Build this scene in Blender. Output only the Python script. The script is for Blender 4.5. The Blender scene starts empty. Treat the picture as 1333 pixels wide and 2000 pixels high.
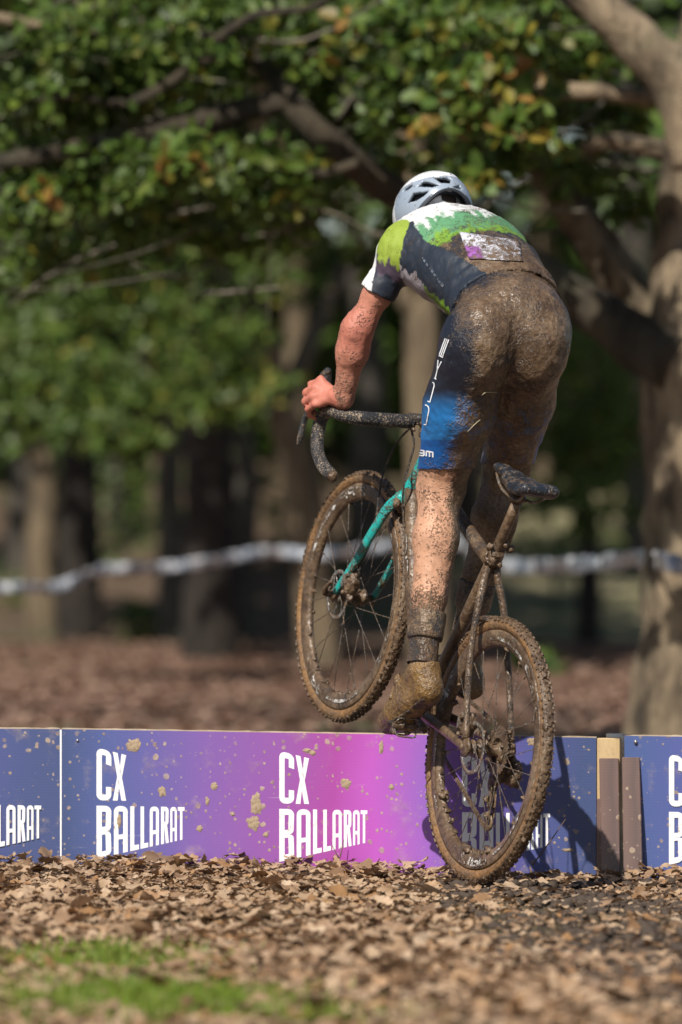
import bpy, bmesh, math, random
import numpy as np
from mathutils import Vector, Matrix, noise
from mathutils.bvhtree import BVHTree

random.seed(7); RNG = np.random.default_rng(7)
SC = bpy.context.scene
COL = SC.collection
R = math.radians

# ------------------------------------------------------------------ camera, sky, sun, exposure
CAM_H, HORIZ, FPX = 0.95, 1024.0, 11111.0           # metres, photo row of the horizon, focal length in photo pixels
cd = bpy.data.cameras.new('camera'); cam = bpy.data.objects.new('camera', cd); COL.objects.link(cam)
cam.location = (0, 0, CAM_H); cam.rotation_euler = (R(90), 0, 0)
cd.sensor_fit = 'VERTICAL'; cd.sensor_height = 36.0; cd.sensor_width = 24.0
cd.lens = FPX / 2000 * 36.0
cd.shift_y = (HORIZ - 1000.0) / 2000.0
cd.clip_start = 0.5; cd.clip_end = 3000
cd.dof.use_dof = True; cd.dof.focus_distance = 14.98; cd.dof.aperture_fstop = 2.6
SC.camera = cam
SUN_AZ, SUN_EL = 24.0, 45.0                          # sun behind the camera, this far to its left; height
sun_dir = Vector((-math.sin(R(SUN_AZ))*math.cos(R(SUN_EL)), -math.cos(R(SUN_AZ))*math.cos(R(SUN_EL)), math.sin(R(SUN_EL))))
wd = bpy.data.worlds.new('World'); SC.world = wd; wd.use_nodes = True
nt = wd.node_tree; nt.nodes.clear()
sky = nt.nodes.new('ShaderNodeTexSky'); sky.sky_type = 'NISHITA'; sky.sun_disc = False
sky.sun_elevation = R(SUN_EL); sky.sun_rotation = R(180 + SUN_AZ)
bg = nt.nodes.new('ShaderNodeBackground'); bg.inputs[1].default_value = 0.055
wo = nt.nodes.new('ShaderNodeOutputWorld')
nt.links.new(sky.outputs[0], bg.inputs[0]); nt.links.new(bg.outputs[0], wo.inputs[0])
sl = bpy.data.lights.new('sun', 'SUN'); sl.energy = 4.6; sl.angle = R(0.55); sl.color = (1.0, 0.94, 0.85)
so = bpy.data.objects.new('sun', sl); COL.objects.link(so); so.location = (-6, -10, 14)
so.rotation_euler = sun_dir.to_track_quat('Z', 'Y').to_euler()
SC.view_settings.view_transform = 'Standard'; SC.view_settings.look = 'None'
SC.view_settings.gamma = 1.0; SC.view_settings.exposure = 0.35
try:
    SC.cycles.use_denoising = True
except Exception:
    pass

def W(px, py, Y):
    """the point at depth Y seen at photo pixel (px, py)"""
    return Vector(((px-666.5)/FPX*Y, Y, CAM_H-(py-HORIZ)/FPX*Y))
def pix(p):
    return (666.5+p[0]/p[1]*FPX, HORIZ+(CAM_H-p[2])/p[1]*FPX)
def s2l(r, g, b):
    f = lambda c: (c/255/12.92) if c/255 <= .04045 else ((c/255+.055)/1.055)**2.4
    return (f(r), f(g), f(b), 1.0)

# ------------------------------------------------------------------ materials
MUD = (0.165, 0.105, 0.062, 1)
MUD2 = (0.085, 0.055, 0.034, 1)
class NB:
    def __init__(s, name):
        s.m = bpy.data.materials.new(name); s.m.use_nodes = True
        s.t = s.m.node_tree; s.t.nodes.clear()
        s.out = s.n('ShaderNodeOutputMaterial'); s.b = s.n('ShaderNodeBsdfPrincipled')
        s.l(s.b.outputs[0], s.out.inputs[0])
        s.tc = s.n('ShaderNodeTexCoord')
    def n(s, t): return s.t.nodes.new(t)
    def l(s, a, b): s.t.links.new(a, b)
    def noise(s, scale, detail=4, rough=.55, vec=None, dist=0.0):
        x = s.n('ShaderNodeTexNoise'); x.inputs['Scale'].default_value = scale
        x.inputs['Detail'].default_value = detail; x.inputs['Roughness'].default_value = rough
        x.inputs['Distortion'].default_value = dist
        s.l(vec if vec is not None else s.tc.outputs['Object'], x.inputs['Vector']); return x.outputs['Fac']
    def scaled(s, sx, sy, sz):
        m = s.n('ShaderNodeMapping'); m.inputs['Scale'].default_value = (sx, sy, sz)
        s.l(s.tc.outputs['Object'], m.inputs['Vector']); return m.outputs[0]
    def ramp(s, fac, stops, interp='LINEAR'):
        r = s.n('ShaderNodeValToRGB'); r.color_ramp.interpolation = interp
        e = r.color_ramp.elements
        while len(e) > 1: e.remove(e[-1])
        e[0].position, e[0].color = stops[0]
        for p, c in stops[1:]:
            q = e.new(p); q.color = c
        s.l(fac, r.inputs[0]); return r.outputs[0]
    def mix(s, fac, a, b):
        x = s.n('ShaderNodeMix'); x.data_type = 'RGBA'
        if isinstance(fac, (int, float)): x.inputs[0].default_value = fac
        else: s.l(fac, x.inputs[0])
        for v, i in ((a, 6), (b, 7)):
            if isinstance(v, tuple): x.inputs[i].default_value = v
            else: s.l(v, x.inputs[i])
        return x.outputs[2]
    def math(s, op, a, b=None, clamp=False):
        x = s.n('ShaderNodeMath'); x.operation = op; x.use_clamp = clamp
        for v, i in ((a, 0), (b, 1)):
            if v is None: continue
            if isinstance(v, (int, float)): x.inputs[i].default_value = v
            else: s.l(v, x.inputs[i])
        return x.outputs[0]
    def attr(s, name, out='Fac'):
        a = s.n('ShaderNodeAttribute'); a.attribute_name = name; return a.outputs[out]
    def rough(s, v):
        if isinstance(v, (int, float)): s.b.inputs['Roughness'].default_value = v
        else: s.l(v, s.b.inputs['Roughness'])
    def base(s, v):
        if isinstance(v, tuple): s.b.inputs['Base Color'].default_value = v
        else: s.l(v, s.b.inputs['Base Color'])
    def bump(s, h, strength=.5, dist=.01):
        b = s.n('ShaderNodeBump'); b.inputs['Strength'].default_value = strength; b.inputs['Distance'].default_value = dist
        s.l(h, b.inputs['Height']); s.l(b.outputs[0], s.b.inputs['Normal'])

def mud_colour(k, sc=1.0, dry=0.0):
    n = k.math('ADD', k.math('MULTIPLY', k.noise(9*sc, 5, .6), .55), k.math('MULTIPLY', k.noise(70*sc, 5, .7), .45))
    return k.ramp(n, [(.34, (.036, .022, .013, 1)), (.45, (.085, .052, .030, 1)), (.54, (.142, .092, .055, 1)), (.66, (.24, .17, .108, 1))] if not dry else [(.33, (.17, .12, .08, 1)), (.5, (.36, .28, .20, 1)), (.66, (.55, .46, .35, 1))])

def muddy(name, col, rough=.45, metal=0.0, mud=.5, colvar=.15, attr_col=False, attr_mud=False, sc=1.0, speck=True, bumpd=.004, crisp=9.0, wet=.38, fw=.42, dry=0):
    """a surface of one colour (or of a vertex print) splashed with mud: mud 0 none .. 1 caked"""
    k = NB(name)
    c = k.attr('Col', 'Color') if attr_col else k.ramp(k.noise(35, 3), [(.3, tuple(v*(1-colvar) for v in col[:3])+(1,)), (.7, tuple(min(1, v*(1+colvar)) for v in col[:3])+(1,))])
    big = k.noise(17*sc, 5, .62, dist=.4); fine = k.noise(120*sc, 3, .6)
    dens = k.attr('mud') if attr_mud else mud
    f = k.math('ADD', k.math('MULTIPLY', big, 1-fw), k.math('MULTIPLY', fine, fw))
    # the noise sits between about .3 and .7: shift by the density
    thr = k.math('SUBTRACT', .675, k.math('MULTIPLY', dens, .42))
    mask = k.math('MULTIPLY', k.math('SUBTRACT', f, thr), crisp, clamp=True)
    mc = mud_colour(k, sc, dry)
    k.base(k.mix(mask, c, mc))
    wetn = k.noise(60*sc, 4, .6)
    mr = k.math('ADD', wet-.18, k.math('MULTIPLY', wetn, .42))
    rr = k.n('ShaderNodeMix'); k.l(mask, rr.inputs[0]); rr.inputs[2].default_value = rough; k.l(mr, rr.inputs[3])
    k.rough(rr.outputs[0])
    k.b.inputs['Metallic'].default_value = metal
    if metal: k.l(k.math('MULTIPLY', k.math('SUBTRACT', 1.0, mask), metal), k.b.inputs['Metallic'])
    h = k.math('ADD', k.math('MULTIPLY', mask, .55), k.math('MULTIPLY', k.math('MULTIPLY', mask, k.noise(70*sc, 3, .5)), 1.6))
    k.bump(h, .75, bumpd)
    return k.m

def bark(name, c1, c2, lichen=.3, sc=1.0):
    k = NB(name)
    v = k.scaled(1, 1, .25)
    n1 = k.noise(9*sc, 6, .65, v); n2 = k.noise(2.2*sc, 4, .6)
    c = k.ramp(n1, [(.36, c1), (.62, c2)])
    li = k.math('MULTIPLY', k.math('SUBTRACT', n2, .62-lichen*.25), 6, clamp=True)
    k.base(k.mix(k.math('MULTIPLY', li, min(.7, lichen*1.6)), c, (.20, .21, .13, 1)))
    n3 = k.noise(26*sc, 5, .7, v); k.rough(.9); k.bump(k.math('ADD', n1, k.math('MULTIPLY', n3, .5)), 1.0, .07)
    return k.m

def leafmat(name, cols, trans=.35, rough=.55):
    k = NB(name)
    oi = k.n('ShaderNodeObjectInfo')
    a = k.attr('rnd')
    c = k.ramp(a, [(i/(len(cols)-1) if len(cols) > 1 else 0, q) for i, q in enumerate(cols)])
    c2 = k.mix(k.math('MULTIPLY', k.noise(60, 3), .45), c, (.05, .04, .02, 1))
    k.base(c2); k.rough(rough)
    tr = k.n('ShaderNodeBsdfTranslucent'); k.l(c2, tr.inputs[0])
    mx = k.n('ShaderNodeMixShader'); mx.inputs[0].default_value = trans
    k.l(k.b.outputs[0], mx.inputs[1]); k.l(tr.outputs[0], mx.inputs[2]); k.l(mx.outputs[0], k.out.inputs[0])
    return k.m

def plain(name, col, rough=.6, metal=0.0, var=.12, sc=30, bumps=.2):
    k = NB(name); n = k.noise(sc, 5, .6)
    k.base(k.ramp(n, [(.3, tuple(v*(1-var) for v in col[:3])+(1,)), (.7, tuple(min(1, v*(1+var)) for v in col[:3])+(1,))]))
    k.rough(rough); k.b.inputs['Metallic'].default_value = metal; k.bump(n, bumps, .003)
    return k.m

# ------------------------------------------------------------------ mesh helpers
class MB:
    """collects shapes; build() links them as ONE mesh object"""
    def __init__(s): s.v = []; s.f = []
    def add(s, v, f):
        o = len(s.v); s.v += [tuple(p) for p in v]; s.f += [tuple(i+o for i in q) for q in f]; return s
    def box(s, c, size, rot=None):
        c = Vector(c); h = Vector(size)*.5; M = rot if rot is not None else Matrix.Identity(3)
        P = [c + M @ Vector((x*h.x, y*h.y, z*h.z)) for x in (-1, 1) for y in (-1, 1) for z in (-1, 1)]
        return s.add(P, [(0, 1, 3, 2), (4, 6, 7, 5), (0, 4, 5, 1), (2, 3, 7, 6), (0, 2, 6, 4), (1, 5, 7, 3)])
    def tube(s, pts, rad, n=12, cap=True, flat=None, wob=0.0, seed=0, steps=0):
        """swept tube; rad a number or list; flat=(axis vector, ratio) flattens it along one direction"""
        P = [Vector(p) for p in pts]; r = [rad]*len(P) if isinstance(rad, (int, float)) else list(rad)
        if steps: P, r = smooth_path(P, r, steps)
        rings = []; up = None
        for i, p in enumerate(P):
            t = (P[min(i+1, len(P)-1)]-P[max(i-1, 0)]).normalized()
            if up is None: up = Vector((0, 0, 1)) if abs(t.z) < .9 else Vector((1, 0, 0))
            a = (up - t*up.dot(t)).normalized(); b = t.cross(a); up = a
            ring = []
            for k in range(n):
                th = 2*math.pi*k/n; d = a*math.cos(th)+b*math.sin(th)
                rr = r[i]
                if wob: rr *= 1+wob*noise.noise(Vector((p.x*9+seed, p.y*9+math.cos(th)*1.3, p.z*9+math.sin(th)*1.3)))
                q = d*rr
                if flat: q = q - flat[0]*(q.dot(flat[0]))*(1-flat[1])
                ring.append(p+q)
            rings.append(ring)
        V = [q for g in rings for q in g]; F = []
        for i in range(len(P)-1):
            for k in range(n):
                F.append((i*n+k, i*n+(k+1) % n, (i+1)*n+(k+1) % n, (i+1)*n+k))
        if cap:
            F.append(tuple(range(n))[::-1]); F.append(tuple((len(P)-1)*n+k for k in range(n)))
        return s.add(V, F)
    def lathe(s, prof, c=(0, 0, 0), n=96, closed=True, wob=0.0, seed=0.0):
        """prof: (radius, y) pairs turned about the y axis through c"""
        c = Vector(c); V = []; F = []; m = len(prof)
        for k in range(n):
            th = 2*math.pi*k/n
            for j, (r, y) in enumerate(prof):
                if wob: r = r + wob*noise.noise(Vector((math.cos(th)*r*40+seed, y*70+j*.6, math.sin(th)*r*40)))
                V.append(c+Vector((r*math.cos(th), y, r*math.sin(th))))
        for k in range(n):
            k2 = (k+1) % n
            for j in range(m if closed else m-1):
                j2 = (j+1) % m
                F.append((k*m+j, k*m+j2, k2*m+j2, k2*m+j))
        return s.add(V, F)
    def lump(s, c, rad, seed, n=8, amp=.45):
        c = Vector(c); rad = Vector(rad) if not isinstance(rad, (int, float)) else Vector((rad,)*3)
        V = []; F = []
        for i in range(n+1):
            ph = math.pi*i/n
            for k in range(n*2):
                th = math.pi*k/n
                d = Vector((math.sin(ph)*math.cos(th), math.sin(ph)*math.sin(th), math.cos(ph)))
                q = 1+amp*noise.noise(d*1.9+Vector((seed*3.1, seed, 0)))+amp*.6*noise.noise(d*5+Vector((seed, 0, seed)))
                V.append(c+Vector((d.x*rad.x, d.y*rad.y, d.z*rad.z))*q)
        for i in range(n):
            for k in range(n*2):
                k2 = (k+1) % (n*2)
                F.append((i*n*2+k, (i+1)*n*2+k, (i+1)*n*2+k2, i*n*2+k2))
        return s.add(V, F)
    def build(s, name, mat, parent=None, smooth=True):
        me = bpy.data.meshes.new(name); me.from_pydata(s.v, [], s.f); me.update()
        return link(name, me, mat, parent, smooth)

def smooth_path(P, r, steps):
    """Catmull-Rom through the points"""
    Q = []; q = []
    for i in range(len(P)-1):
        p0, p1, p2, p3 = P[max(i-1, 0)], P[i], P[i+1], P[min(i+2, len(P)-1)]
        for k in range(steps):
            t = k/steps
            Q.append(.5*((2*p1)+(p2-p0)*t+(2*p0-5*p1+4*p2-p3)*t*t+(3*p1-p0-3*p2+p3)*t**3))
            q.append(r[i]*(1-t)+r[i+1]*t)
    Q.append(P[-1]); q.append(r[-1]); return Q, q

def link(name, me, mat, parent=None, smooth=True):
    o = bpy.data.objects.new(name, me); COL.objects.link(o)
    if mat: me.materials.append(mat)
    if smooth and len(me.polygons): me.polygons.foreach_set('use_smooth', [True]*len(me.polygons))
    if parent: o.parent = parent
    return o
def np_mesh(name, V, F, mat, parent=None, smooth=True, attrs=None):
    """V (n,3), F (m,k) arrays"""
    me = bpy.data.meshes.new(name); F = np.asarray(F, dtype=np.int32); k = F.shape[1]
    me.vertices.add(len(V)); me.vertices.foreach_set('co', np.asarray(V, dtype=np.float32).ravel())
    me.loops.add(F.size); me.loops.foreach_set('vertex_index', F.ravel())
    me.polygons.add(len(F)); me.polygons.foreach_set('loop_start', np.arange(0, F.size, k, dtype=np.int32))
    me.update(calc_edges=True); me.validate()
    for an, arr in (attrs or {}).items():
        arr = np.asarray(arr, dtype=np.float32)
        if arr.ndim == 1:
            a = me.attributes.new(an, 'FLOAT', 'POINT'); a.data.foreach_set('value', arr)
        else:
            a = me.attributes.new(an, 'FLOAT_COLOR', 'POINT'); a.data.foreach_set('color', arr.ravel())
    return link(name, me, mat, parent, smooth)
def empty(name, loc=(0, 0, 0)):
    o = bpy.data.objects.new(name, None); COL.objects.link(o); o.location = loc; o.empty_display_size = .1; return o
def tag(o, label=None, cat=None, group=None, kind=None):
    if label: o['label'] = label
    if cat: o['category'] = cat
    if group: o['group'] = group
    if kind: o['kind'] = kind
    return o

# ------------------------------------------------------------------ implicit surfaces (body, shoes, saddle, hoods)
class SDF:
    def __init__(s): s.p = []
    def rc(s, a, b, ra, rb=None, k=.02, tag=''):
        s.p.append(('rc', np.array(a, float), np.array(b, float), ra, ra if rb is None else rb, k, tag)); return s
    def chain(s, pts, k=.02, tag=''):
        for (a, ra), (b, rb) in zip(pts[:-1], pts[1:]): s.rc(a, b, ra, rb, k, tag)
        return s
    def el(s, c, rad, axes, k=.02, tag=''):
        s.p.append(('el', np.array(c, float), np.array(rad, float), np.array([list(a) for a in axes], float), k, tag)); return s
    def sw(s, a, b, da, db, side, k=.03, tag=''):
        """elliptical segment a->b; da, db = (half width along side, half depth)"""
        s.p.append(('sw', np.array(a, float), np.array(b, float), da, db, np.array(side, float), k, tag)); return s
    @staticmethod
    def dist(p, X):
        if p[0] == 'rc':
            _, a, b, ra, rb, k, _t = p; ab = b-a; L = max(ab @ ab, 1e-9)
            t = np.clip(((X-a) @ ab)/L, 0, 1)
            return np.linalg.norm(X-a-t[..., None]*ab, axis=-1) - (ra+(rb-ra)*t)
        if p[0] == 'el':
            _, c, rad, ax, k, _t = p; q = ((X-c) @ ax.T)/rad
            n = np.linalg.norm(q, axis=-1); g = np.linalg.norm(q/rad, axis=-1)+1e-6
            return n*(n-1)/g
        _, a, b, da, db, side, k, _t = p
        ab = b-a; L = np.linalg.norm(ab); ax = ab/L
        side = side-ax*(side@ax); side = side/np.linalg.norm(side); nn = np.cross(ax, side)
        t0 = ((X-a) @ ax)/L; t = np.clip(t0, 0, 1); ts = t*t*(3-2*t)
        hw = da[0]+(db[0]-da[0])*ts; hd = da[1]+(db[1]-da[1])*ts
        Q = X-a-(t*L)[..., None]*ax
        x = (Q @ side); y = (Q @ nn); z = (Q @ ax)
        rz = np.minimum(hw, hd)
        n = np.sqrt((x/hw)**2+(y/hd)**2+(z/rz)**2); g = np.sqrt((x/hw**2)**2+(y/hd**2)**2+(z/rz**2)**2)+1e-6
        return n*(n-1)/g
    def box(s, p):
        if p[0] == 'rc': r = max(p[3], p[4]); return np.minimum(p[1], p[2])-r, np.maximum(p[1], p[2])+r
        if p[0] == 'el': r = max(p[2]); return p[1]-r, p[1]+r
        r = max(p[3]+p[4]); return np.minimum(p[1], p[2])-r, np.maximum(p[1], p[2])+r
    def mesh(s, res, relax=2):
        lo = np.min([s.box(p)[0] for p in s.p], axis=0)-4*res; hi = np.max([s.box(p)[1] for p in s.p], axis=0)+4*res
        N = np.ceil((hi-lo)/res).astype(int)+1
        F = np.full(N, .2, np.float32)
        for p in s.p:
            k = p[-2]; a, b = s.box(p); m = 1.6*k+2*res
            i0 = np.maximum(np.floor((a-m-lo)/res).astype(int), 0); i1 = np.minimum(np.ceil((b+m-lo)/res).astype(int)+1, N)
            g = np.stack(np.meshgrid(*[lo[d]+res*np.arange(i0[d], i1[d]) for d in range(3)], indexing='ij'), -1)
            d = s.dist(p, g).astype(np.float32)
            sl_ = tuple(slice(i0[d_], i1[d_]) for d_ in range(3)); f = F[sl_]
            h = np.clip(.5+.5*(d-f)/k, 0, 1)          # 1 -> keep f
            F[sl_] = d*(1-h)+f*h-k*h*(1-h)
        return surface_nets(F, lo, res, relax)
def surface_nets(F, lo, res, relax=2):
    ins = F < 0; n = np.array(F.shape)
    c = np.zeros(n-1, np.int8)
    offs = [(x, y, z) for x in (0, 1) for y in (0, 1) for z in (0, 1)]
    for o in offs: c += ins[o[0]:n[0]-1+o[0], o[1]:n[1]-1+o[1], o[2]:n[2]-1+o[2]]
    act = (c > 0) & (c < 8); idx = np.argwhere(act)
    ids = np.full(c.shape, -1, np.int64); ids[act] = np.arange(len(idx))
    S = np.zeros((len(idx), 3)); cnt = np.zeros(len(idx))
    for a in offs:
        for d in range(3):
            if a[d]: continue
            b = list(a); b[d] = 1
            fa = F[tuple((idx+np.array(a)).T)]; fb = F[tuple((idx+np.array(b)).T)]
            m = (fa < 0) != (fb < 0); t = np.where(m, fa/(fa-fb+1e-12), 0)
            P = np.array(a, float)[None].repeat(len(idx), 0); P[:, d] += t
            S[m] += P[m]; cnt[m] += 1
    V = lo+res*(idx+S/cnt[:, None])
    Q = []
    for d in range(3):
        e, f_ = [(1, 2), (2, 0), (0, 1)][d]
        A = ins; sl0 = [slice(None)]*3; sl1 = [slice(None)]*3; sl0[d] = slice(0, -1); sl1[d] = slice(1, None)
        ch = A[tuple(sl0)] != A[tuple(sl1)]
        g = np.argwhere(ch); g = g[(g[:, e] > 0) & (g[:, f_] > 0) & (g[:, e] < n[e]-1) & (g[:, f_] < n[f_]-1)]
        inside0 = A[tuple(g.T)]
        def at(de, df):
            h = g.copy(); h[:, e] += de; h[:, f_] += df; return ids[tuple(h.T)]
        q = np.stack([at(-1, -1), at(0, -1), at(0, 0), at(-1, 0)], 1)
        q[~inside0] = q[~inside0][:, ::-1]; Q.append(q)
    Q = np.concatenate(Q); Q = Q[(Q >= 0).all(1)]
    for _ in range(relax): V = laplace(V, Q, .5)
    return V, Q
def laplace(V, Q, lam):
    E = np.concatenate([Q[:, [0, 1]], Q[:, [1, 2]], Q[:, [2, 3]], Q[:, [3, 0]]])
    S = np.zeros_like(V); c = np.zeros(len(V))
    for d in range(3):
        S[:, d] = np.bincount(E[:, 0], V[E[:, 1], d], len(V))+np.bincount(E[:, 1], V[E[:, 0], d], len(V))
    c = np.bincount(E.ravel(), minlength=len(V))
    return V*(1-lam)+lam*S/np.maximum(c, 1)[:, None]
def normals(V, Q):
    n = np.cross(V[Q[:, 2]]-V[Q[:, 0]], V[Q[:, 3]]-V[Q[:, 1]]); N = np.zeros_like(V)
    for j in range(4):
        for d in range(3): N[:, d] += np.bincount(Q[:, j], n[:, d], len(V))
    return N/(np.linalg.norm(N, axis=1)[:, None]+1e-12)
def nz(V, sc, seed=0, oct=3):
    """fractal noise at the vertices"""
    return np.array([noise.fractal(Vector((p[0]*sc+seed, p[1]*sc, p[2]*sc)), .9, 2.1, oct) for p in V])
def cut(V, Q, f):
    """keep the side f > 0 with a clean edge: outside vertices of crossing faces slide onto f = 0"""
    keep = f > 0; q = Q[keep[Q].any(1)]
    V = V.copy(); E = np.concatenate([q[:, [0, 1]], q[:, [1, 2]], q[:, [2, 3]], q[:, [3, 0]]]); E = np.concatenate([E, E[:, ::-1]])
    m = (~keep[E[:, 0]]) & keep[E[:, 1]]; e = E[m]
    t = f[e[:, 1]]/(f[e[:, 1]]-f[e[:, 0]]+1e-12); P = V[e[:, 1]]+(V[e[:, 0]]-V[e[:, 1]])*t[:, None]
    c = np.bincount(e[:, 0], minlength=len(V))
    for d in range(3):
        s = np.bincount(e[:, 0], P[:, d], len(V)); V[:, d] = np.where(c > 0, s/np.maximum(c, 1), V[:, d])
    # outside vertices with no kept neighbour along an edge: drop faces that use them
    bad = (~keep) & (c == 0); q = q[~bad[q].any(1)]
    used = np.unique(q); re = np.full(len(V), -1); re[used] = np.arange(len(used))
    return V[used], re[q], used
def rim(V, Q, N, depth):
    """turns the open edges inwards so that a garment or shell has thickness"""
    E = np.concatenate([Q[:, [0, 1]], Q[:, [1, 2]], Q[:, [2, 3]], Q[:, [3, 0]]])
    key = np.sort(E, 1); key = key[:, 0]*len(V)+key[:, 1]
    u, inv, cn = np.unique(key, return_inverse=True, return_counts=True)
    b = E[cn[inv] == 1]
    bv = np.unique(b); re = np.full(len(V), -1); re[bv] = len(V)+np.arange(len(bv))
    V2 = np.concatenate([V, V[bv]-N[bv]*depth])
    F2 = np.stack([b[:, 1], b[:, 0], re[b[:, 0]], re[b[:, 1]]], 1)
    return V2, np.concatenate([Q, F2]), bv

# ------------------------------------------------------------------ ground
def gh(x, y):
    h = .012*noise.noise(Vector((x*1.7, y*1.7, 0)))+.008*noise.noise(Vector((x*5, y*5, 3)))
    d = board_y(x)-y
    if -.1 < d < .6 and y < 16: h += max(0, 1-abs(d)/.55)*max(0, min(1, (.35-x)/.6))*.03
    if y > 47: h += min(1, (y-47)/22)**1.3*3.2*(1+.25*noise.noise(Vector((x*.1, y*.1, 0))))
    return h
BA = math.tan(R(7.0))
def board_y(x): return 15.36-BA*x
ys = list(np.arange(9, 16.2, .06))+list(np.arange(16.2, 30, .4))+list(np.arange(30, 90, 1.5))+[95, 110, 140, 200, 320, 600, 1200]
ys = [-300, -80, -20, -5, 0, 4, 7, 8.4]+ys
xs = [-900, -300, -100, -50, -25, -14, -9, -6, -4, -3, -2.2]+list(np.arange(-1.8, 1.81, .06))+[2.2, 3, 4, 6, 9, 14, 25, 50, 100, 300, 900]
gv = [(x, y, gh(x, y)) for y in ys for x in xs]; nx = len(xs)
gf = [(j*nx+i, j*nx+i+1, (j+1)*nx+i+1, (j+1)*nx+i) for j in range(len(ys)-1) for i in range(nx-1)]
k = NB('soil_and_leaf_mould')
n1 = k.noise(1.3, 5, .6); n2 = k.noise(22, 6, .7); n3 = k.noise(.35, 3, .5)
c = k.ramp(n2, [(.3, (.035, .023, .014, 1)), (.5, (.10, .064, .039, 1)), (.7, (.20, .13, .08, 1))])
c = k.mix(k.math('MULTIPLY', k.math('SUBTRACT', n3, .52), 7, clamp=True), c, (.055, .085, .022, 1))
sp = k.n('ShaderNodeSeparateXYZ'); k.l(k.tc.outputs['Object'], sp.inputs[0])
far = k.math('MULTIPLY', k.math('SUBTRACT', k.math('ADD', sp.outputs[1], k.math('MULTIPLY', n1, 8)), 46), .2, clamp=True)   # a grassy clearing beyond the wood on the right
far = k.math('MULTIPLY', far, k.math('MULTIPLY', k.math('SUBTRACT', sp.outputs[0], .3), .6, clamp=True))
c = k.mix(k.math('MULTIPLY', far, .85), c, k.ramp(n1, [(.35, (.06, .085, .025, 1)), (.6, (.32, .28, .16, 1))]))
lit = k.math('MULTIPLY', k.math('SUBTRACT', sp.outputs[1], 15.6), 2, clamp=True)   # trodden leaf carpet behind the barrier
lit = k.math('MULTIPLY', lit, k.math('SUBTRACT', 1.0, k.math('MULTIPLY', k.math('SUBTRACT', sp.outputs[1], 39), .2, clamp=True)))
c = k.mix(k.math('MULTIPLY', lit, .9), c, k.mix(k.math('MULTIPLY', k.math('SUBTRACT', n3, .53), 6, clamp=True), k.ramp(k.noise(6, 5, .7), [(.3, (.10, .058, .042, 1)), (.5, (.24, .145, .105, 1)), (.7, (.38, .25, .185, 1))]), (.09, .12, .035, 1)))
k.base(c); k.rough(.95); k.bump(n2, .8, .03)
MAT_SOIL = k.m
ground = MB().add(gv, gf).build('ground', MAT_SOIL); tag(ground, kind='structure')

# ------------------------------------------------------------------ fallen leaves
def leaf_shape(seed, curl=1.0, simple=False):
    r = random.Random(seed)
    T = [i/13 for i in range(14)] if not simple else [0, .3, .7, 1.0]
    lob = r.choice((.0, .28, .42, .5)); nl = r.choice((3.3, 4.2, 5.1)); wid = r.uniform(.2, .36); pw = r.uniform(.7, 1.4)
    base = [max(.008, wid*math.sin(math.pi*t**pw)**.7*(1-lob*(.5+.5*math.cos(6.283*nl*t)))) for t in T] if not simple else [.02, .26, .28, .02]
    if not simple and r.random() < .25: base = [b*(1 if t < r.uniform(.5, .8) else .25) for b, t in zip(base, T)]   # torn
    cl = (r.uniform(-1.6, 2.4))*curl; cw = r.uniform(-2.0, 3.2)*curl; tw = r.uniform(-.9, .9)*curl
    V = []
    for i, t in enumerate(T):
        for s in (-1, 0, 1):
            w = base[i]*r.uniform(.85, 1.12) if s else 0
            x = t-.5+(abs(s)*(.05 if not simple else 0)); y = s*w
            z = cl*.22*x*x+cw*.55*y*y+tw*x*y*1.2+r.uniform(-.03, .03)*curl+.04*math.sin(t*9+seed)*s*curl
            V.append((x, y, z))
    F = []
    for i in range(len(T)-1):
        F += [(i*3, i*3+1, i*3+4, i*3+3), (i*3+1, i*3+2, i*3+5, i*3+4)]
    V = np.array(V); V[:, 2] -= V[:, 2].mean()
    return V, np.array(F)
LEAF_COLS = [(.20, .118, .066, 1), (.35, .212, .125, 1), (.48, .315, .195, 1), (.58, .405, .26, 1), (.41, .255, .145, 1), (.63, .465, .32, 1), (.42, .22, .09, 1), (.20, .12, .078, 1)]
MAT_LITTER = leafmat('dry_leaves', LEAF_COLS, .12, .62)
shapes = [leaf_shape(i) for i in range(14)]
def rot_rand(r, tilt):
    return Matrix.Rotation(r.uniform(0, 6.283), 3, 'Z') @ Matrix.Rotation(r.gauss(0, tilt), 3, 'X') @ Matrix.Rotation(r.gauss(0, tilt), 3, 'Y')
r = random.Random(3)
litter = []
tries = 0
while len(litter) < 22000:
    y = r.uniform(9.5, 15.42); hw = .063*y+.5; x = r.uniform(-hw, hw)
    if y > board_y(x)-.015: continue
    # bare trampled track on the right, open grass patches at the front left
    trk = max(0, 1-abs(x-.55-(14.2-y)*.10)/.5)*(1 if y < 15.0 else .4)
    if r.random() < min(.80, trk*.9): continue
    if math.hypot((x+.33)/.20, (y-11.15)/.42) < 1 and r.random() < .66: continue
    if math.hypot((x+.52)/.22, (y-12.2)/.30) < 1 and r.random() < .5: continue
    if math.hypot((x+.08)/.2, (y-10.75)/.18) < 1 and r.random() < .5: continue
    sz = max(.016, r.gauss(.049, .022))*(.62 if trk > .25 and r.random() < .7 else 1)
    if r.random() < .25: sz *= .5
    litter.append((x, y, sz, r.randrange(14), r.random(), r.uniform(0, .022 if trk < .2 else .008)))
def place_leaf(L, r):
    x, y, sz, sh, rn, dz = L
    tilt = .12 if r.random() < .84 else .5
    M = rot_rand(r, tilt); z = gh(x, y)+.004+dz+sz*.06*(1+tilt)
    return M, Vector((x, y, z))
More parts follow.
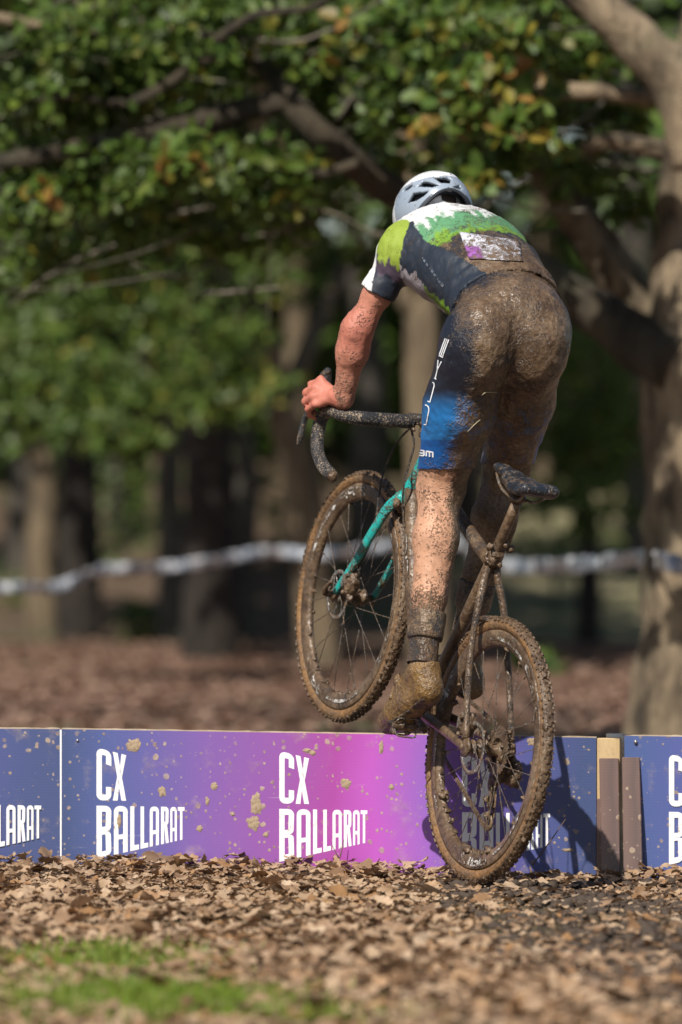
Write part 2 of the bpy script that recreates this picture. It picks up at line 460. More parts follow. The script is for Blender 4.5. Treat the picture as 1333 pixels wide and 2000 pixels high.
# largest in view: leaves of their own, children of the ground
def seen(L): return L[2]/L[1]*(1.0 if abs(666.5-(666.5+L[0]/L[1]*FPX)) < 690 else 0)*(1+.8*(L[5] > .018))
order = sorted(range(len(litter)), key=lambda i: -seen(litter[i]))
own = set(order[:300])
lm = []
for i in range(14):
    V, F = shapes[i]
    row = []
    for c in range(4):
        me = bpy.data.meshes.new('leaf'); me.from_pydata(V.tolist(), [], F.tolist())
        a = me.attributes.new('rnd', 'FLOAT', 'POINT'); a.data.foreach_set('value', [.15+.22*c+.03*(i % 3)]*len(V))
        me.polygons.foreach_set('use_smooth', [True]*len(F)); me.materials.append(MAT_LITTER); row.append(me)
    lm.append(row)
VV = []; FF = []; RR = []; off = 0
for i, L in enumerate(litter):
    M, p = place_leaf(L, r)
    if i in own:
        o = bpy.data.objects.new('leaf', lm[L[3]][int(L[4]*3.99)]); COL.objects.link(o)
        o.matrix_world = Matrix.Translation(p+Vector((0, 0, .006))) @ M.to_4x4() @ Matrix.Scale(L[2]*1.05, 4); o.parent = ground
        continue
    V, F = shapes[L[3]]
    VV.append(V*L[2] @ np.array(M).T+np.array(p)); FF.append(F+off); off += len(V); RR.append(np.full(len(V), L[4]))
o = np_mesh('leaf_litter', np.concatenate(VV), np.concatenate(FF), MAT_LITTER, attrs={'rnd': np.concatenate(RR)})
tag(o, 'dry brown oak leaves carpeting the ground in front of the barrier', 'leaf litter', kind='stuff')
# the same litter beyond the barrier, far out of focus
sims = [leaf_shape(50+i, 1.2, True) for i in range(8)]
VV = []; FF = []; RR = []; off = 0
for i in range(28000):
    y = 15.7+(46-15.7)*r.random()**.8; hw = .075*y+2.2; x = r.uniform(-hw, hw)
    V, F = sims[i % 8]; M = rot_rand(r, .22); s = r.uniform(.05, .12)
    VV.append(V*s*.85 @ np.array(M).T+np.array((x, y, gh(x, y)+.004+r.uniform(0, .012)))); FF.append(F+off); off += len(V); RR.append(np.full(len(V), r.random()))
MAT_RED = leafmat('damp_red_leaves', [(.14, .075, .055, 1), (.27, .15, .105, 1), (.38, .235, .17, 1), (.22, .125, .085, 1), (.46, .31, .23, 1)], .1, .6)
o = np_mesh('leaf_litter', np.concatenate(VV), np.concatenate(FF), MAT_RED, attrs={'rnd': np.concatenate(RR)})
tag(o, 'blurred reddish brown leaf litter under the trees behind the barrier', 'leaf litter', kind='stuff')
# crumbs of soil on the trampled track
mb = MB()
for i in range(1100):
    y = r.uniform(12.4, 15.2); x = .55+(14.2-y)*.10+r.gauss(0, .3)
    if y > board_y(x)-.03: continue
    s = r.uniform(.004, .017); mb.lump((x, y, gh(x, y)+s*.3), (s*1.2, s*1.2, s*.8), i, 4)
tag(mb.build('soil_crumbs', plain('dark_damp_soil', (.06, .042, .03), .85)), 'dark crumbs of soil on the trampled track by the rear wheel', 'soil', kind='stuff')
# grass in patches at the front left
MAT_GRASS = leafmat('grass_green', [(.12, .20, .015, 1), (.21, .33, .025, 1), (.33, .42, .05, 1)], .3, .5)
VV = []; FF = []; RR = []; off = 0
for i in range(9000):
    q = r.random()
    if q < .5: x, y = -.36+r.gauss(0, .14), 11.1+r.gauss(0, .24)
    elif q < .7: x, y = -.52+r.gauss(0, .12), 12.2+r.gauss(0, .2)
    elif q < .76: x, y = -.08+r.gauss(0, .12), 10.75+r.gauss(0, .12)
    else: x, y = -.56+r.gauss(0, .12), 11.2+r.gauss(0, .35)
    h = r.uniform(.02, .055); a = r.uniform(0, 6.28); w = .0022; le = r.uniform(.0, .03); b = r.uniform(0, 6.28)
    z = gh(x, y); dx, dy = math.cos(a)*w, math.sin(a)*w; lx, ly = math.cos(b)*le, math.sin(b)*le
    VV.append([(x-dx, y-dy, z), (x+dx, y+dy, z), (x+dx*.8+lx*.4, y+dy*.8+ly*.4, z+h*.6), (x-dx*.8+lx*.4, y-dy*.8+ly*.4, z+h*.6), (x+lx, y+ly, z+h)])
    FF.append([(off, off+1, off+2, off+3), (off+3, off+2, off+4, off+4)]); off += 5; RR += [r.random()]*5
V = np.concatenate([np.array(v) for v in VV])
me = bpy.data.meshes.new('grass'); me.from_pydata(V.tolist(), [], [tuple(dict.fromkeys(q)) for f in FF for q in f])
a = me.attributes.new('rnd', 'FLOAT', 'POINT'); a.data.foreach_set('value', RR)
tag(link('grass', me, MAT_GRASS, None, False), 'bright green grass growing through the leaves at the front left', 'grass', kind='stuff')
# twigs
MAT_TWIG = plain('twig_bark', (.13, .085, .05), .85)
for n_, (a, b, lab) in enumerate((((1040, 1690, 15.1), (1105, 1600, 15.14), 'thin dry twig leaning up against the blue end of the barrier'),
                                  ((655, 1700, 15.32), (672, 1640, 15.33), 'small upright forked twig in front of the magenta print'))):
    p, q = W(*a), W(*b); mb = MB().tube([p, p.lerp(q, .5)+Vector((.004, 0, .003)), q], [.0022, .0018, .001], 6)
    if n_: mb.tube([p.lerp(q, .4), p.lerp(q, .8)+Vector((-.028, 0, .004))], [.0015, .0008], 5)
    tag(mb.build('twig', MAT_TWIG), lab, 'twig')

# ------------------------------------------------------------------ barrier boards
BN = Vector((BA, 1, 0)).normalized()                  # into the board, away from the camera
def bpt(px, py, out=0.0):
    """point on the barrier face at photo pixel; out = metres proud of it"""
    d = Vector(((px-666.5)/FPX, 1, -(py-HORIZ)/FPX)); o = Vector((0, 0, CAM_H))
    t = (Vector((0, 15.36, 0))-o).dot(BN)/d.dot(BN)
    return o+d*t-BN*out
EX = Vector((1, -BA, 0)).normalized()
def print_mat(name, stops):
    """printed plastic sheet: colour runs along the board, mud splats and scratches on top. Object x runs 0..1 along the sheet"""
    k = NB(name); sp = k.n('ShaderNodeSeparateXYZ'); k.l(k.tc.outputs['Object'], sp.inputs[0])
    wob = k.math('MULTIPLY', k.math('SUBTRACT', k.noise(2.2, 2), .5), .25)
    c = k.ramp(k.math('ADD', k.math('DIVIDE', sp.outputs[0], 1.45), k.math('MULTIPLY', wob, .5)), stops)
    # faint flutes of the sheet
    wv = k.n('ShaderNodeTexWave'); wv.bands_direction = 'Z'; wv.inputs['Scale'].default_value = 75; wv.inputs['Distortion'].default_value = .6
    k.l(k.tc.outputs['Object'], wv.inputs[0])
    c = k.mix(k.math('MULTIPLY', wv.outputs['Fac'], .06), c, (.5, .5, .7, 1))
    c = k.mix(.10, c, (.26, .24, .23, 1))                # a film of dust
    # scratches
    scv = k.noise(30, 4, .7, k.scaled(.25, 1, 4)); c = k.mix(k.math('MULTIPLY', k.math('SUBTRACT', scv, .66), 5, clamp=True), c, (.62, .60, .66, 1))
    # splats, three sizes
    masks = []
    for sc_, th, dn in ((16, .15, .50), (34, .21, .58), (75, .24, .58)):
        vo = k.n('ShaderNodeTexVoronoi'); vo.inputs['Scale'].default_value = sc_
        ds = k.n('ShaderNodeVectorMath'); ds.operation = 'ADD'
        nn = k.n('ShaderNodeTexNoise'); nn.inputs['Scale'].default_value = sc_*2.2; k.l(k.tc.outputs['Object'], nn.inputs['Vector'])
        ml = k.n('ShaderNodeVectorMath'); ml.operation = 'SCALE'; ml.inputs['Scale'].default_value = .35/sc_
        k.l(nn.outputs['Color'], ml.inputs[0]); k.l(k.tc.outputs['Object'], ds.inputs[0]); k.l(ml.outputs[0], ds.inputs[1]); k.l(ds.outputs[0], vo.inputs['Vector'])
        sx = k.n('ShaderNodeSeparateColor'); k.l(vo.outputs['Color'], sx.inputs[0])
        rad = k.math('MULTIPLY', k.math('SUBTRACT', sx.outputs[0], dn), th/(1-dn)*1.5)
        masks.append(k.math('MULTIPLY', k.math('SUBTRACT', rad, vo.outputs['Distance']), 22, clamp=True))
    m = k.math('MAXIMUM', k.math('MAXIMUM', masks[0], masks[1]), masks[2])
    clump = k.math('MULTIPLY', k.math('SUBTRACT', k.noise(3.1, 3), .36), 6, clamp=True)
    m = k.math('MULTIPLY', m, k.math('ADD', .45, k.math('MULTIPLY', clump, .55), clamp=True))
    smear = k.math('MULTIPLY', k.math('SUBTRACT', k.noise(9, 6, .7), .57), 5, clamp=True)
    m = k.math('MAXIMUM', m, k.math('MULTIPLY', smear, .7))
    k.base(k.mix(k.math('MULTIPLY', m, .85), c, k.ramp(k.noise(40, 4), [(.35, (.22, .15, .10, 1)), (.65, (.46, .36, .26, 1))])))
    k.rough(k.math('ADD', .34, k.math('MULTIPLY', m, .5))); k.bump(m, .35, .002)
    return k.m
Bl, Bp, Pu, Mg = s2l(38, 64, 116), s2l(82, 80, 154), s2l(116, 76, 162), s2l(160, 46, 152)
STOPS = [(0, Bl), (.09, s2l(60, 80, 145)), (.16, Bp), (.27, Pu), (.42, s2l(140, 66, 158)), (.53, Mg), (.6, s2l(180, 70, 185)), (.70, s2l(140, 84, 185)), (.80, s2l(92, 62, 150)), (.88, s2l(60, 70, 140)), (1, Bl)]
MAT_PRINT = print_mat('printed_sheet', STOPS)
MAT_PRINT_L = print_mat('printed_sheet_left', [(0, Pu), (.2, Bp), (.36, s2l(58, 72, 135)), (.48, s2l(44, 66, 120)), (1, s2l(38, 62, 112))])
MAT_PRINT_R = print_mat('printed_sheet_right', [(0, s2l(50, 82, 140)), (.1, s2l(64, 80, 150)), (.25, Bp), (.5, Pu), (1, Mg)])
def woodmat(name, c1, c2):
    k = NB(name); n = k.noise(14, 6, .7, k.scaled(1, 1, .12)); f = k.noise(70, 4)
    c = k.ramp(n, [(.35, c1), (.65, c2)]); k.base(k.mix(k.math('MULTIPLY', k.math('SUBTRACT', f, .56), 4, clamp=True), c, (.30, .22, .15, 1)))
    k.rough(.75); k.bump(n, .3, .004); return k.m
MAT_PLY = woodmat('plywood_edge', (.36, .27, .17, 1), (.55, .45, .32, 1))
MAT_PINE = woodmat('pine_timber', (.42, .29, .14, 1), (.58, .43, .24, 1))
MAT_WHITEB = woodmat('white_painted_board', (.72, .70, .66, 1), (.82, .80, .77, 1))
k = NB('white_print'); f = k.noise(38, 6, .7); g = k.noise(11, 4)
k.base(k.mix(k.math('MULTIPLY', k.math('SUBTRACT', f, .60), 10, clamp=True), (.80, .80, .82, 1), (.42, .34, .27, 1))); k.rough(.45); MAT_WHITE = k.m

# ---- lettering: each letter a set of quads in a unit cell
def arc(cx, cy, rx, ry, a0, a1, n=6):
    return [(cx+rx*math.cos(R(a0+(a1-a0)*i/n)), cy+ry*math.sin(R(a0+(a1-a0)*i/n))) for i in range(n+1)]
def band(o, i): return [(o[k], o[k+1], i[k+1], i[k]) for k in range(len(o)-1)]
def glyph(ch, tx, ty):
    """tx, ty: stroke thickness in cell widths / heights"""
    rx, ry = .42, .12; ix, iy = max(.02, rx-tx), max(.01, ry-ty)
    if ch == 'C':
        o = [(1, .70)]+arc(1-rx, 1-ry, rx, ry, 0, 90)+arc(rx, 1-ry, rx, ry, 90, 180)+arc(rx, ry, rx, ry, 180, 270)+arc(1-rx, ry, rx, ry, 270, 360)+[(1, .27)]
        i = [(1-tx, .72)]+arc(1-tx-ix, 1-ty-iy, ix, iy, 0, 90)+arc(tx+ix, 1-ty-iy, ix, iy, 90, 180)+arc(tx+ix, ty+iy, ix, iy, 180, 270)+arc(1-tx-ix, ty+iy, ix, iy, 270, 360)+[(1-tx, .27)]
        return band(o, i)
    if ch == 'A':
        o = [(0, 0)]+arc(rx, 1-ry, rx, ry, 180, 90)+arc(1-rx, 1-ry, rx, ry, 90, 0)+[(1, 0)]
        i = [(tx, 0)]+arc(tx+ix, 1-ty-iy, ix, iy, 180, 90)+arc(1-tx-ix, 1-ty-iy, ix, iy, 90, 0)+[(1-tx, 0)]
        return band(o, i)+[((tx, .30), (1-tx, .30), (1-tx, .30+ty*.85), (tx, .30+ty*.85))]
    if ch in 'BR':
        m = .50; q = [((0, 0), (tx, 0), (tx, 1), (0, 1))]
        o = [(tx, 1)]+arc(1-rx, 1-ry, rx, ry, 90, 0)+arc(.97-rx*.7, m+ry*.7, rx*.7, ry*.7, 0, -90)+[(tx, m)]
        i = [(tx, 1-ty)]+arc(1-tx-ix, 1-ty-iy, ix, iy, 90, 0)+arc(.97-tx-ix, m+ty*.8+iy, ix, iy, 0, -90)+[(tx, m+ty*.8)]
        q += band(o, i)
        if ch == 'B':
            m2 = m-.004
            o = [(tx, m2)]+arc(.97-rx*.7, m2-ry*.7, rx*.7, ry*.7, 90, 0)+arc(1-rx, ry, rx, ry, 0, -90)+[(tx, 0)]
            i = [(tx, m2-ty*.5)]+arc(.97-tx-ix, m2-ty*.5-iy, ix, iy, 90, 0)+arc(1-tx-ix, ty+iy, ix, iy, 0, -90)+[(tx, ty)]
            q += band(o, i)
        else: q.append(((.40, m-.004), (.40+tx, m-.004), (1.03, 0), (1.03-tx, 0)))
        return q
    if ch == 'L': return [((0, 0), (tx, 0), (tx, 1), (0, 1)), ((tx, 0), (1, 0), (1, ty), (tx, ty))]
    if ch == 'T':
        return [((0, 1-ty), (1, 1-ty), (1, 1), (0, 1)), ((.5-tx/2, 0), (.5+tx/2, 0), (.5+tx/2, 1-ty), (.5-tx/2, 1-ty))]
    if ch == 'X':
        t = tx*1.05; h = .5*t
        return [((0, 1), (t, 1), (.5+h, .5), (.5-h, .5)), ((1-t, 1), (1, 1), (.5+h, .5), (.5, .5+t*.35)),
                ((0, 0), (t, 0), (.5, .5-t*.35), (.5-h, .5)), ((1-t, 0), (1, 0), (.5+h, .5), (.5-h, .5))]
ROWS = [('C', 0, 29, 1), ('X', 32, 58, 1), ('B', 0, 29, 2), ('A', 34, 61, 2), ('L', 66, 83, 2), ('L', 86, 101, 2), ('A', 104, 122, 2), ('R', 126, 141, 2), ('A', 144, 157, 2), ('T', 159, 172, 2)]
def lettering(x0, y0, parent, plo=-1e9, phi=1e9):
    """x0: photo x of the left edge; y0: photo y of the top of CX"""
    for ch, a, b, row in ROWS:
        if x0+b < plo or x0+a > phi: continue
        tx = {'C': .36, 'X': .34, 'B': .36, 'A': .33, 'L': .46, 'R': .40, 'T': .36}[ch]; ty = .115
        mb = MB()
        for q in glyph(ch, tx, ty):
            P = []
            for u, v in q:
                X = a+(b-a)*u
                if row == 1: top, bot = 0+X*.24, 103
                else: top, bot = 113.5, 217-X*.238
                P.append(bpt(x0+X, y0+bot+(top-bot)*v+X*.017, .0006)-parent.location)
            mb.add(P, [(3, 2, 1, 0) if (P[1]-P[0]).cross(P[2]-P[0]).dot(-BN) < 0 else (0, 1, 2, 3)])
        mb.build('letter', MAT_WHITE, parent, False)
def panel(name, pl, pr, yl, yr, mat, label, back=0.0):
    a = bpt(pl, yl, -back); b = bpt(pr, yr, -back); L = (b-a).length
    root = empty(name, (a.x, a.y, 0)); rt = Matrix.Translation((a.x, a.y, 0))
    ax = (Vector((b.x, b.y, 0))-Vector((a.x, a.y, 0))).normalized()
    def loc(p): return Vector(p)-root.location
    th = .018
    # printed sheet: local x along the board
    sheet = MB(); s0, s1 = loc(a), loc(b); z0 = -.06
    # built straight, then turned, so that object x runs along the sheet
    Lx = (Vector((b.x, b.y))-Vector((a.x, a.y))).length
    V = [(0, 0, z0), (Lx, 0, z0), (Lx, 0, b.z), (0, 0, a.z), (0, .0035, z0), (Lx, .0035, z0), (Lx, .0035, b.z), (0, .0035, a.z)]
    F = [(0, 1, 2, 3), (5, 4, 7, 6), (3, 2, 6, 7), (0, 3, 7, 4), (1, 5, 6, 2)]
    o = MB().add(V, F).build('printed_sheet', mat, root, False); o.rotation_euler.z = math.atan2(ax.y, ax.x)
    # plywood behind it, its top edge a few millimetres proud and ragged
    n = 60; V = []; F = []
    for i in range(n+1):
        t = i/n; x = t*Lx; zt = a.z+(b.z-a.z)*t+.0022+.0022*noise.noise(Vector((x*40, 0, 1)))
        V += [(x, .0045, z0), (x, .0045, zt), (x, .0045+th, zt+.0006), (x, .0045+th, z0)]
        if i: F += [(4*i-4+j, 4*i+j, 4*i+j+1, 4*i-4+j+1) for j in range(3)]
    F += [(0, 1, 2, 3), tuple(4*n+j for j in (3, 2, 1, 0))]
    o = MB().add(V, F).build('plywood_board', MAT_PLY, root, False); o.rotation_euler.z = math.atan2(ax.y, ax.x)
    tag(root, label, 'barrier', 'printed course barrier boards')
    return root
MAT_SPLAT = muddy('dried_mud', (.34, .25, .17), .8, 0, .0, .25); 
main_b = panel('barrier_board', 120, 1165, 1424, 1441, MAT_PRINT, 'long board printed blue to magenta directly behind the muddy bicycle')
left_b = panel('barrier_board', -420, 117, 1420.5, 1424, MAT_PRINT_L, 'dark blue board at the left edge with only the letters LARAT in view', .003)
right_b = panel('barrier_board', 1220, 1760, 1437, 1446, MAT_PRINT_R, 'blue board at the right edge beyond the two brown stakes', .002)
for i in range(3): lettering(189+357*i, 1460+6.3*i, main_b)
lettering(-91, 1457, left_b); lettering(1307, 1472, right_b)
k = NB('splat_mud'); n = k.noise(90, 5, .7); k.base(k.ramp(n, [(.33, (.22, .15, .095, 1)), (.65, (.46, .36, .245, 1))])); k.rough(.85); k.bump(n, .8, .004); MAT_SPL = k.m
for i, (px, py, rx, ry) in enumerate(((262, 1456, 17, 15), (317, 1546, 9, 12), (419, 1535, 8, 9), (500, 1572, 13, 26), (497, 1608, 16, 17), (676, 1530, 11, 12), (405, 1565, 5, 9), (520, 1630, 6, 6), (745, 1460, 6, 15), (611, 1470, 7, 6), (1048, 1448, 24, 9), (233, 1604, 5, 16), (1110, 1660, 14, 4), (765, 1537, 6, 6), (600, 1465, 9, 5), (455, 1590, 5, 5), (390, 1618, 7, 7))):
    w = 1/724; c = bpt(px, py, .0006)-main_b.location; mb = MB(); nv = 40; Vs = [(0, -.0022, 0)]
    for q in (.45, .8, 1.0):
        for t in range(nv):
            a = 6.2832*t/nv; rr = q*(1+.38*noise.noise(Vector((math.cos(a)*1.7+i*5, math.sin(a)*1.7, 1)))+.30*noise.noise(Vector((math.cos(a)*6+i, math.sin(a)*6, 4))))
            Vs.append((rr*rx*.85*w*math.cos(a), -.0022*(1-q**3)-(.0006 if q < 1 else 0)*noise.noise(Vector((a*4, q*9, i))), rr*ry*.85*w*math.sin(a)))
    Fs = [(0, 1+(t+1) % nv, 1+t) for t in range(nv)]+[(1+g_*nv+t, 1+g_*nv+(t+1) % nv, 1+(g_+1)*nv+(t+1) % nv, 1+(g_+1)*nv+t) for g_ in (0, 1) for t in range(nv)]
    mb.add(Vs, [q[::-1] for q in Fs])
    o = mb.build('mud_splat', MAT_SPL, main_b); o.location = c; o.rotation_euler.z = math.atan2(EX.y, EX.x)
MB().add([bpt(117.5, 1425, .0012)-main_b.location, bpt(121, 1425, .0012)-main_b.location, bpt(121, 1705, .0012)-main_b.location, bpt(118, 1705, .0012)-main_b.location], [(3, 2, 1, 0)]).build('sheet_edge', MAT_WHITE, main_b, False)
# screw heads
for px, py in ((152, 1446),): MB().lump(bpt(px, py, .002)-main_b.location, .004, 3, 5, .1).build('screw_head', plain('steel', (.5, .48, .45), .35, .8), main_b)
for px, py in ((1242, 1449),): MB().lump(bpt(px, py, .002)-right_b.location, .0055, 3, 5, .1).build('screw_head', plain('steel', (.5, .48, .45), .35, .8), right_b)
MAT_STAKE = print_mat('brown_plastic', [(0, (.135, .072, .05, 1)), (.02, (.085, .045, .033, 1)), (.04, (.15, .082, .058, 1)), (.07, (.10, .053, .04, 1)), (1, (.11, .06, .045, 1))])
def plank(name, quad, out, th, mat, label, cat):
    """quad: four photo pixels tl, tr, br, bl on the barrier face; out: metres proud (top, bottom)"""
    outs = (out[0], out[0], out[1], out[1]); f = [bpt(x, y, o_) for (x, y), o_ in zip(quad, outs)]
    for i in (2, 3): f[i] = f[i]+(f[i]-f[3-i if i == 3 else 1]).normalized()*.04
    base = Vector((f[3].x, f[3].y, 0)); bm = bmesh.new()
    vs = [bm.verts.new(p-base) for p in f]+[bm.verts.new(p-base+BN*th) for p in f]
    for q in ((3, 2, 1, 0), (4, 5, 6, 7), (0, 1, 5, 4), (1, 2, 6, 5), (2, 3, 7, 6), (3, 0, 4, 7)): bm.faces.new([vs[i] for i in q])
    bmesh.ops.recalc_face_normals(bm, faces=bm.faces)
    bmesh.ops.bevel(bm, geom=bm.edges[:], offset=.002, segments=1, affect='EDGES')
    me = bpy.data.meshes.new(name); bm.to_mesh(me); bm.free()
    o = link(name, me, mat, None, False); o.location = base; tag(o, label, cat); return o
plank('timber_post', [(1166, 1442), (1211, 1442), (1211, 1716), (1166, 1716)], (-.004, -.004), .035, MAT_PINE, 'pale pine post at the right end of the magenta barrier board', 'post')
plank('painted_board_end', [(1182, 1434), (1219, 1434), (1219, 1712), (1182, 1712)], (-.041, -.041), .018, MAT_WHITEB, 'white painted board end standing behind the pine post', 'board')
plank('brown_stake', [(1171, 1481), (1209, 1481), (1214, 1714), (1177, 1714)], (.006, .045), .02, MAT_STAKE, 'left of the two brown plastic stakes leaning at the board joint', 'stake')
plank('brown_stake', [(1215, 1479), (1250, 1479), (1258, 1714), (1221, 1714)], (.006, .05), .02, MAT_STAKE, 'right of the two brown plastic stakes leaning at the board joint', 'stake')
plank('brown_stake', [(1166, 1560), (1176, 1560), (1188, 1716), (1166, 1716)], (.002, .012), .006, MAT_STAKE, 'low broken brown stake half hidden at the foot of the pine post', 'stake')

# ------------------------------------------------------------------ trees
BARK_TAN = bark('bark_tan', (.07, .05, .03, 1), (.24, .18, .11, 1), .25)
BARK_DARK = bark('bark_dark', (.012, .009, .007, 1), (.04, .03, .022, 1), .05)  # canopy shade on the darker trunks is mixed into this bark colour
BARK_GREY = bark('bark_grey', (.035, .03, .024, 1), (.11, .095, .075, 1), .3)
BARK_OAK = bark('bark_oak', (.045, .032, .02, 1), (.33, .25, .16, 1), .3)
BARK_SHADE = bark('bark_shaded', (.022, .017, .011, 1), (.075, .058, .036, 1), .22)  # darker bark copy: shade on some oak limbs put into the colour
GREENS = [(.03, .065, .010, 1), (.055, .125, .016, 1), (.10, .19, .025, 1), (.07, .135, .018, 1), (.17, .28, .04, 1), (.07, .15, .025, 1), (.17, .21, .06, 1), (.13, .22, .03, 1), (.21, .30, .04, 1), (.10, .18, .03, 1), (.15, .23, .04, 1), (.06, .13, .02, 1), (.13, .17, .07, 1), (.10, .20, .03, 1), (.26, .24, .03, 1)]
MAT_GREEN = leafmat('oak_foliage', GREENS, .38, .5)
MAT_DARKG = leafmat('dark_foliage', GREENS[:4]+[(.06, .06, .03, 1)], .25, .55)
MAT_AUT = leafmat('turning_foliage', [(.06, .13, .02, 1), (.10, .2, .025, 1), (.16, .25, .03, 1), (.10, .19, .03, 1), (.34, .28, .03, 1), (.36, .15, .04, 1), (.12, .2, .03, 1)], .35, .5)
def foliage(name, clumps, mat, parent, seed, size=(.045, .10)):
    """clumps: (centre, radii, number) - leaves on twig sprays spread through each clump"""
    g = np.random.default_rng(seed); VV = []; RR = []
    for c, rad, n in clumps:
        ns = max(3, n//14)                              # sprays: leaves gather round them, gaps between
        sp = g.normal(0, .5, (ns, 3)); ln = np.linalg.norm(sp, axis=1)[:, None]; sp = sp/np.maximum(ln, 1)
        w = g.integers(0, ns, n); P = sp[w]+g.normal(0, .13, (n, 3))
        P = P*np.array(rad)+np.array(c)
        s = g.uniform(size[0], size[1], n)
        nrm = g.normal(0, 1, (n, 3))+np.array((-.15, -.5, .8)); nrm /= np.linalg.norm(nrm, axis=1)[:, None]
        t = g.normal(0, 1, (n, 3))+np.array((0, 0, -.4)); t -= nrm*(t*nrm).sum(1)[:, None]; t /= np.linalg.norm(t, axis=1)[:, None]
        b = np.cross(nrm, t)
        S = s[:, None]
        V = np.stack([P, P+t*S*.30+b*S*.30+nrm*S*.08, P+t*S*.75+b*S*.24+nrm*S*.05, P+t*S, P+t*S*.75-b*S*.24+nrm*S*.05, P+t*S*.30-b*S*.30+nrm*S*.08], 1)
        VV.append(V.reshape(-1, 3)); rr = np.clip(sp[w][:, 0]*.15+g.uniform(0, 1, n), 0, 1); RR.append(np.repeat(rr, 6))
    V = np.concatenate(VV); n = len(V)//6; i = np.arange(n)[:, None]*6
    F = np.concatenate([i+np.array([[0, 1, 2, 3]]), i+np.array([[0, 3, 4, 5]])])
    o = np_mesh(name, V, F, mat, parent, True, {'rnd': np.concatenate(RR)}); o['kind'] = 'stuff'; return o
def tree(name, label, base, trunk, branches, mat, clumps, lmat, seed, flare=1.35, group=None, size=(.038, .088), shaded=()):
    """trunk and branches: lists of ((x, y, z), radius)"""
    root = empty(name, base); B = Vector(base)
    def tb(nm, pts, n=16, sd=0):
        P = [Vector(p)-B for p, _ in pts]; rr = [q for _, q in pts]
        return MB().tube(P, rr, n, True, None, .13 if nm == 'trunk' else .24, sd, 6).build(nm, mat, root)
    tb('trunk', trunk, 20, seed)
    for i, b in enumerate(branches):
        o = tb('branch', b, 12, seed+i+1)
        if i in shaded: o.data.materials[0] = BARK_SHADE
    big = [q for q in clumps if q[0][2] > 4.4 and q[0][1] > 31]; clumps = [q for q in clumps if not (q[0][2] > 4.4 and q[0][1] > 31)]
    if big: foliage('unseen_crown', [(np.array(c)-np.array(base), r_, n) for c, r_, n in big], lmat, root, seed+500, (.14, .26))  # big-leaf crowns out of view, mostly added to keep sun off the wood
    if clumps: foliage('crown', [(np.array(c)-np.array(base), r_, n) for c, r_, n in clumps], lmat, root, seed, size)
    return tag(root, label, 'tree', group)
def w(px, py, Y): return tuple(W(px, py, Y))
def ground_z(x, y): return gh(x, y)
def path(Y, *pts):
    """pts: (px, py, width in photo pixels[, depth shift])"""
    return [(w(p[0], p[1], Y+(p[3] if len(p) > 3 else 0)), p[2]/2*(Y+(p[3] if len(p) > 3 else 0))/FPX) for p in pts]
def clump(px, py, Y, rpx, n, flat=.7):
    s = Y/FPX*rpx; return (w(px, py, Y), (s, s*1.1, s*flat), n)

def twigs(parent, base, spots, seed, mat):
    """bare grey twigs in the crown"""
    g = random.Random(seed); mb = MB(); b0 = Vector(base)
    for px, py, Y, n, sp in spots:
        for i in range(n):
            a = W(px+g.gauss(0, sp), py+g.gauss(0, sp*.6), Y+g.uniform(-.6, .6)); th = g.gauss(0, .55)+(math.pi if g.random() < .5 else 0); L = g.uniform(.25, .7)
            d = Vector((math.cos(th), g.gauss(0, .4), math.sin(th)*.8)); p = [a-b0, a+d*L*.5+Vector((0, 0, g.gauss(0, .05)))-b0, a+d*L+Vector((0, 0, g.gauss(0, .1)))-b0]
            rr = g.uniform(.004, .010); mb.tube(p, [rr, rr*.75, rr*.4], 6, steps=3)
    o = mb.build('twigs', mat, parent); o['kind'] = 'stuff'
# the big oak at the right, its low limbs reaching over the whole picture
oakb = w(1400, 1480, 22.5); oakb = (oakb[0], 22.5, 0)
oak_br = [
    path(22.3, (1330, 720, 130), (1240, 660, 105, .2), (1100, 565, 82, .3), (930, 450, 70, .2), (770, 375, 66, 0), (650, 285, 58, -.2), (575, 205, 52, -.2), (530, 140, 46, 0), (460, 85, 40, .2), (330, 60, 34, .4), (180, 20, 26, .5), (20, -60, 18, .6)),
    path(22.1, (560, 195, 48), (450, 222, 46), (290, 262, 44), (150, 292, 40), (0, 315, 34), (-180, 330, 24)),
    path(22.6, (1345, 760, 170), (1325, 620, 120), (1318, 480, 84), (1330, 300, 76), (1360, 120, 72), (1390, -100, 60), (1420, -500, 40)),
    path(21.8, (1352, 330, 80), (1330, 175, 105), (1260, 95, 96), (1200, 45, 90), (1130, -20, 84), (1000, -120, 66), (800, -260, 40)),
    path(22.9, (1320, 660, 90), (1230, 560, 84), (1160, 470, 80), (1105, 400, 70), (1060, 340, 40), (1000, 270, 22)),
    path(22.6, (1335, 310, 44), (1260, 285, 40), (1180, 278, 34), (1120, 290, 26), (1020, 250, 16)),
    path(22.0, (1330, 200, 40), (1180, 180, 34), (1080, 175, 30), (980, 130, 22), (900, 90, 14)),
    path(22.0, (470, 90, 24), (380, 130, 22), (260, 200, 20), (150, 190, 16), (20, 200, 12)),
    path(22.0, (190, 72, 34), (130, 66, 30), (60, 48, 26), (-80, 20, 20)),
    path(22.0, (700, 320, 24), (620, 340, 20), (500, 330, 16), (380, 350, 12)),
    path(22.4, (640, 270, 22), (700, 180, 20), (740, 90, 16), (760, -40, 12)),
    path(21.6, (420, 80, 20), (500, 30, 18), (620, 10, 14), (700, -60, 10)),
]
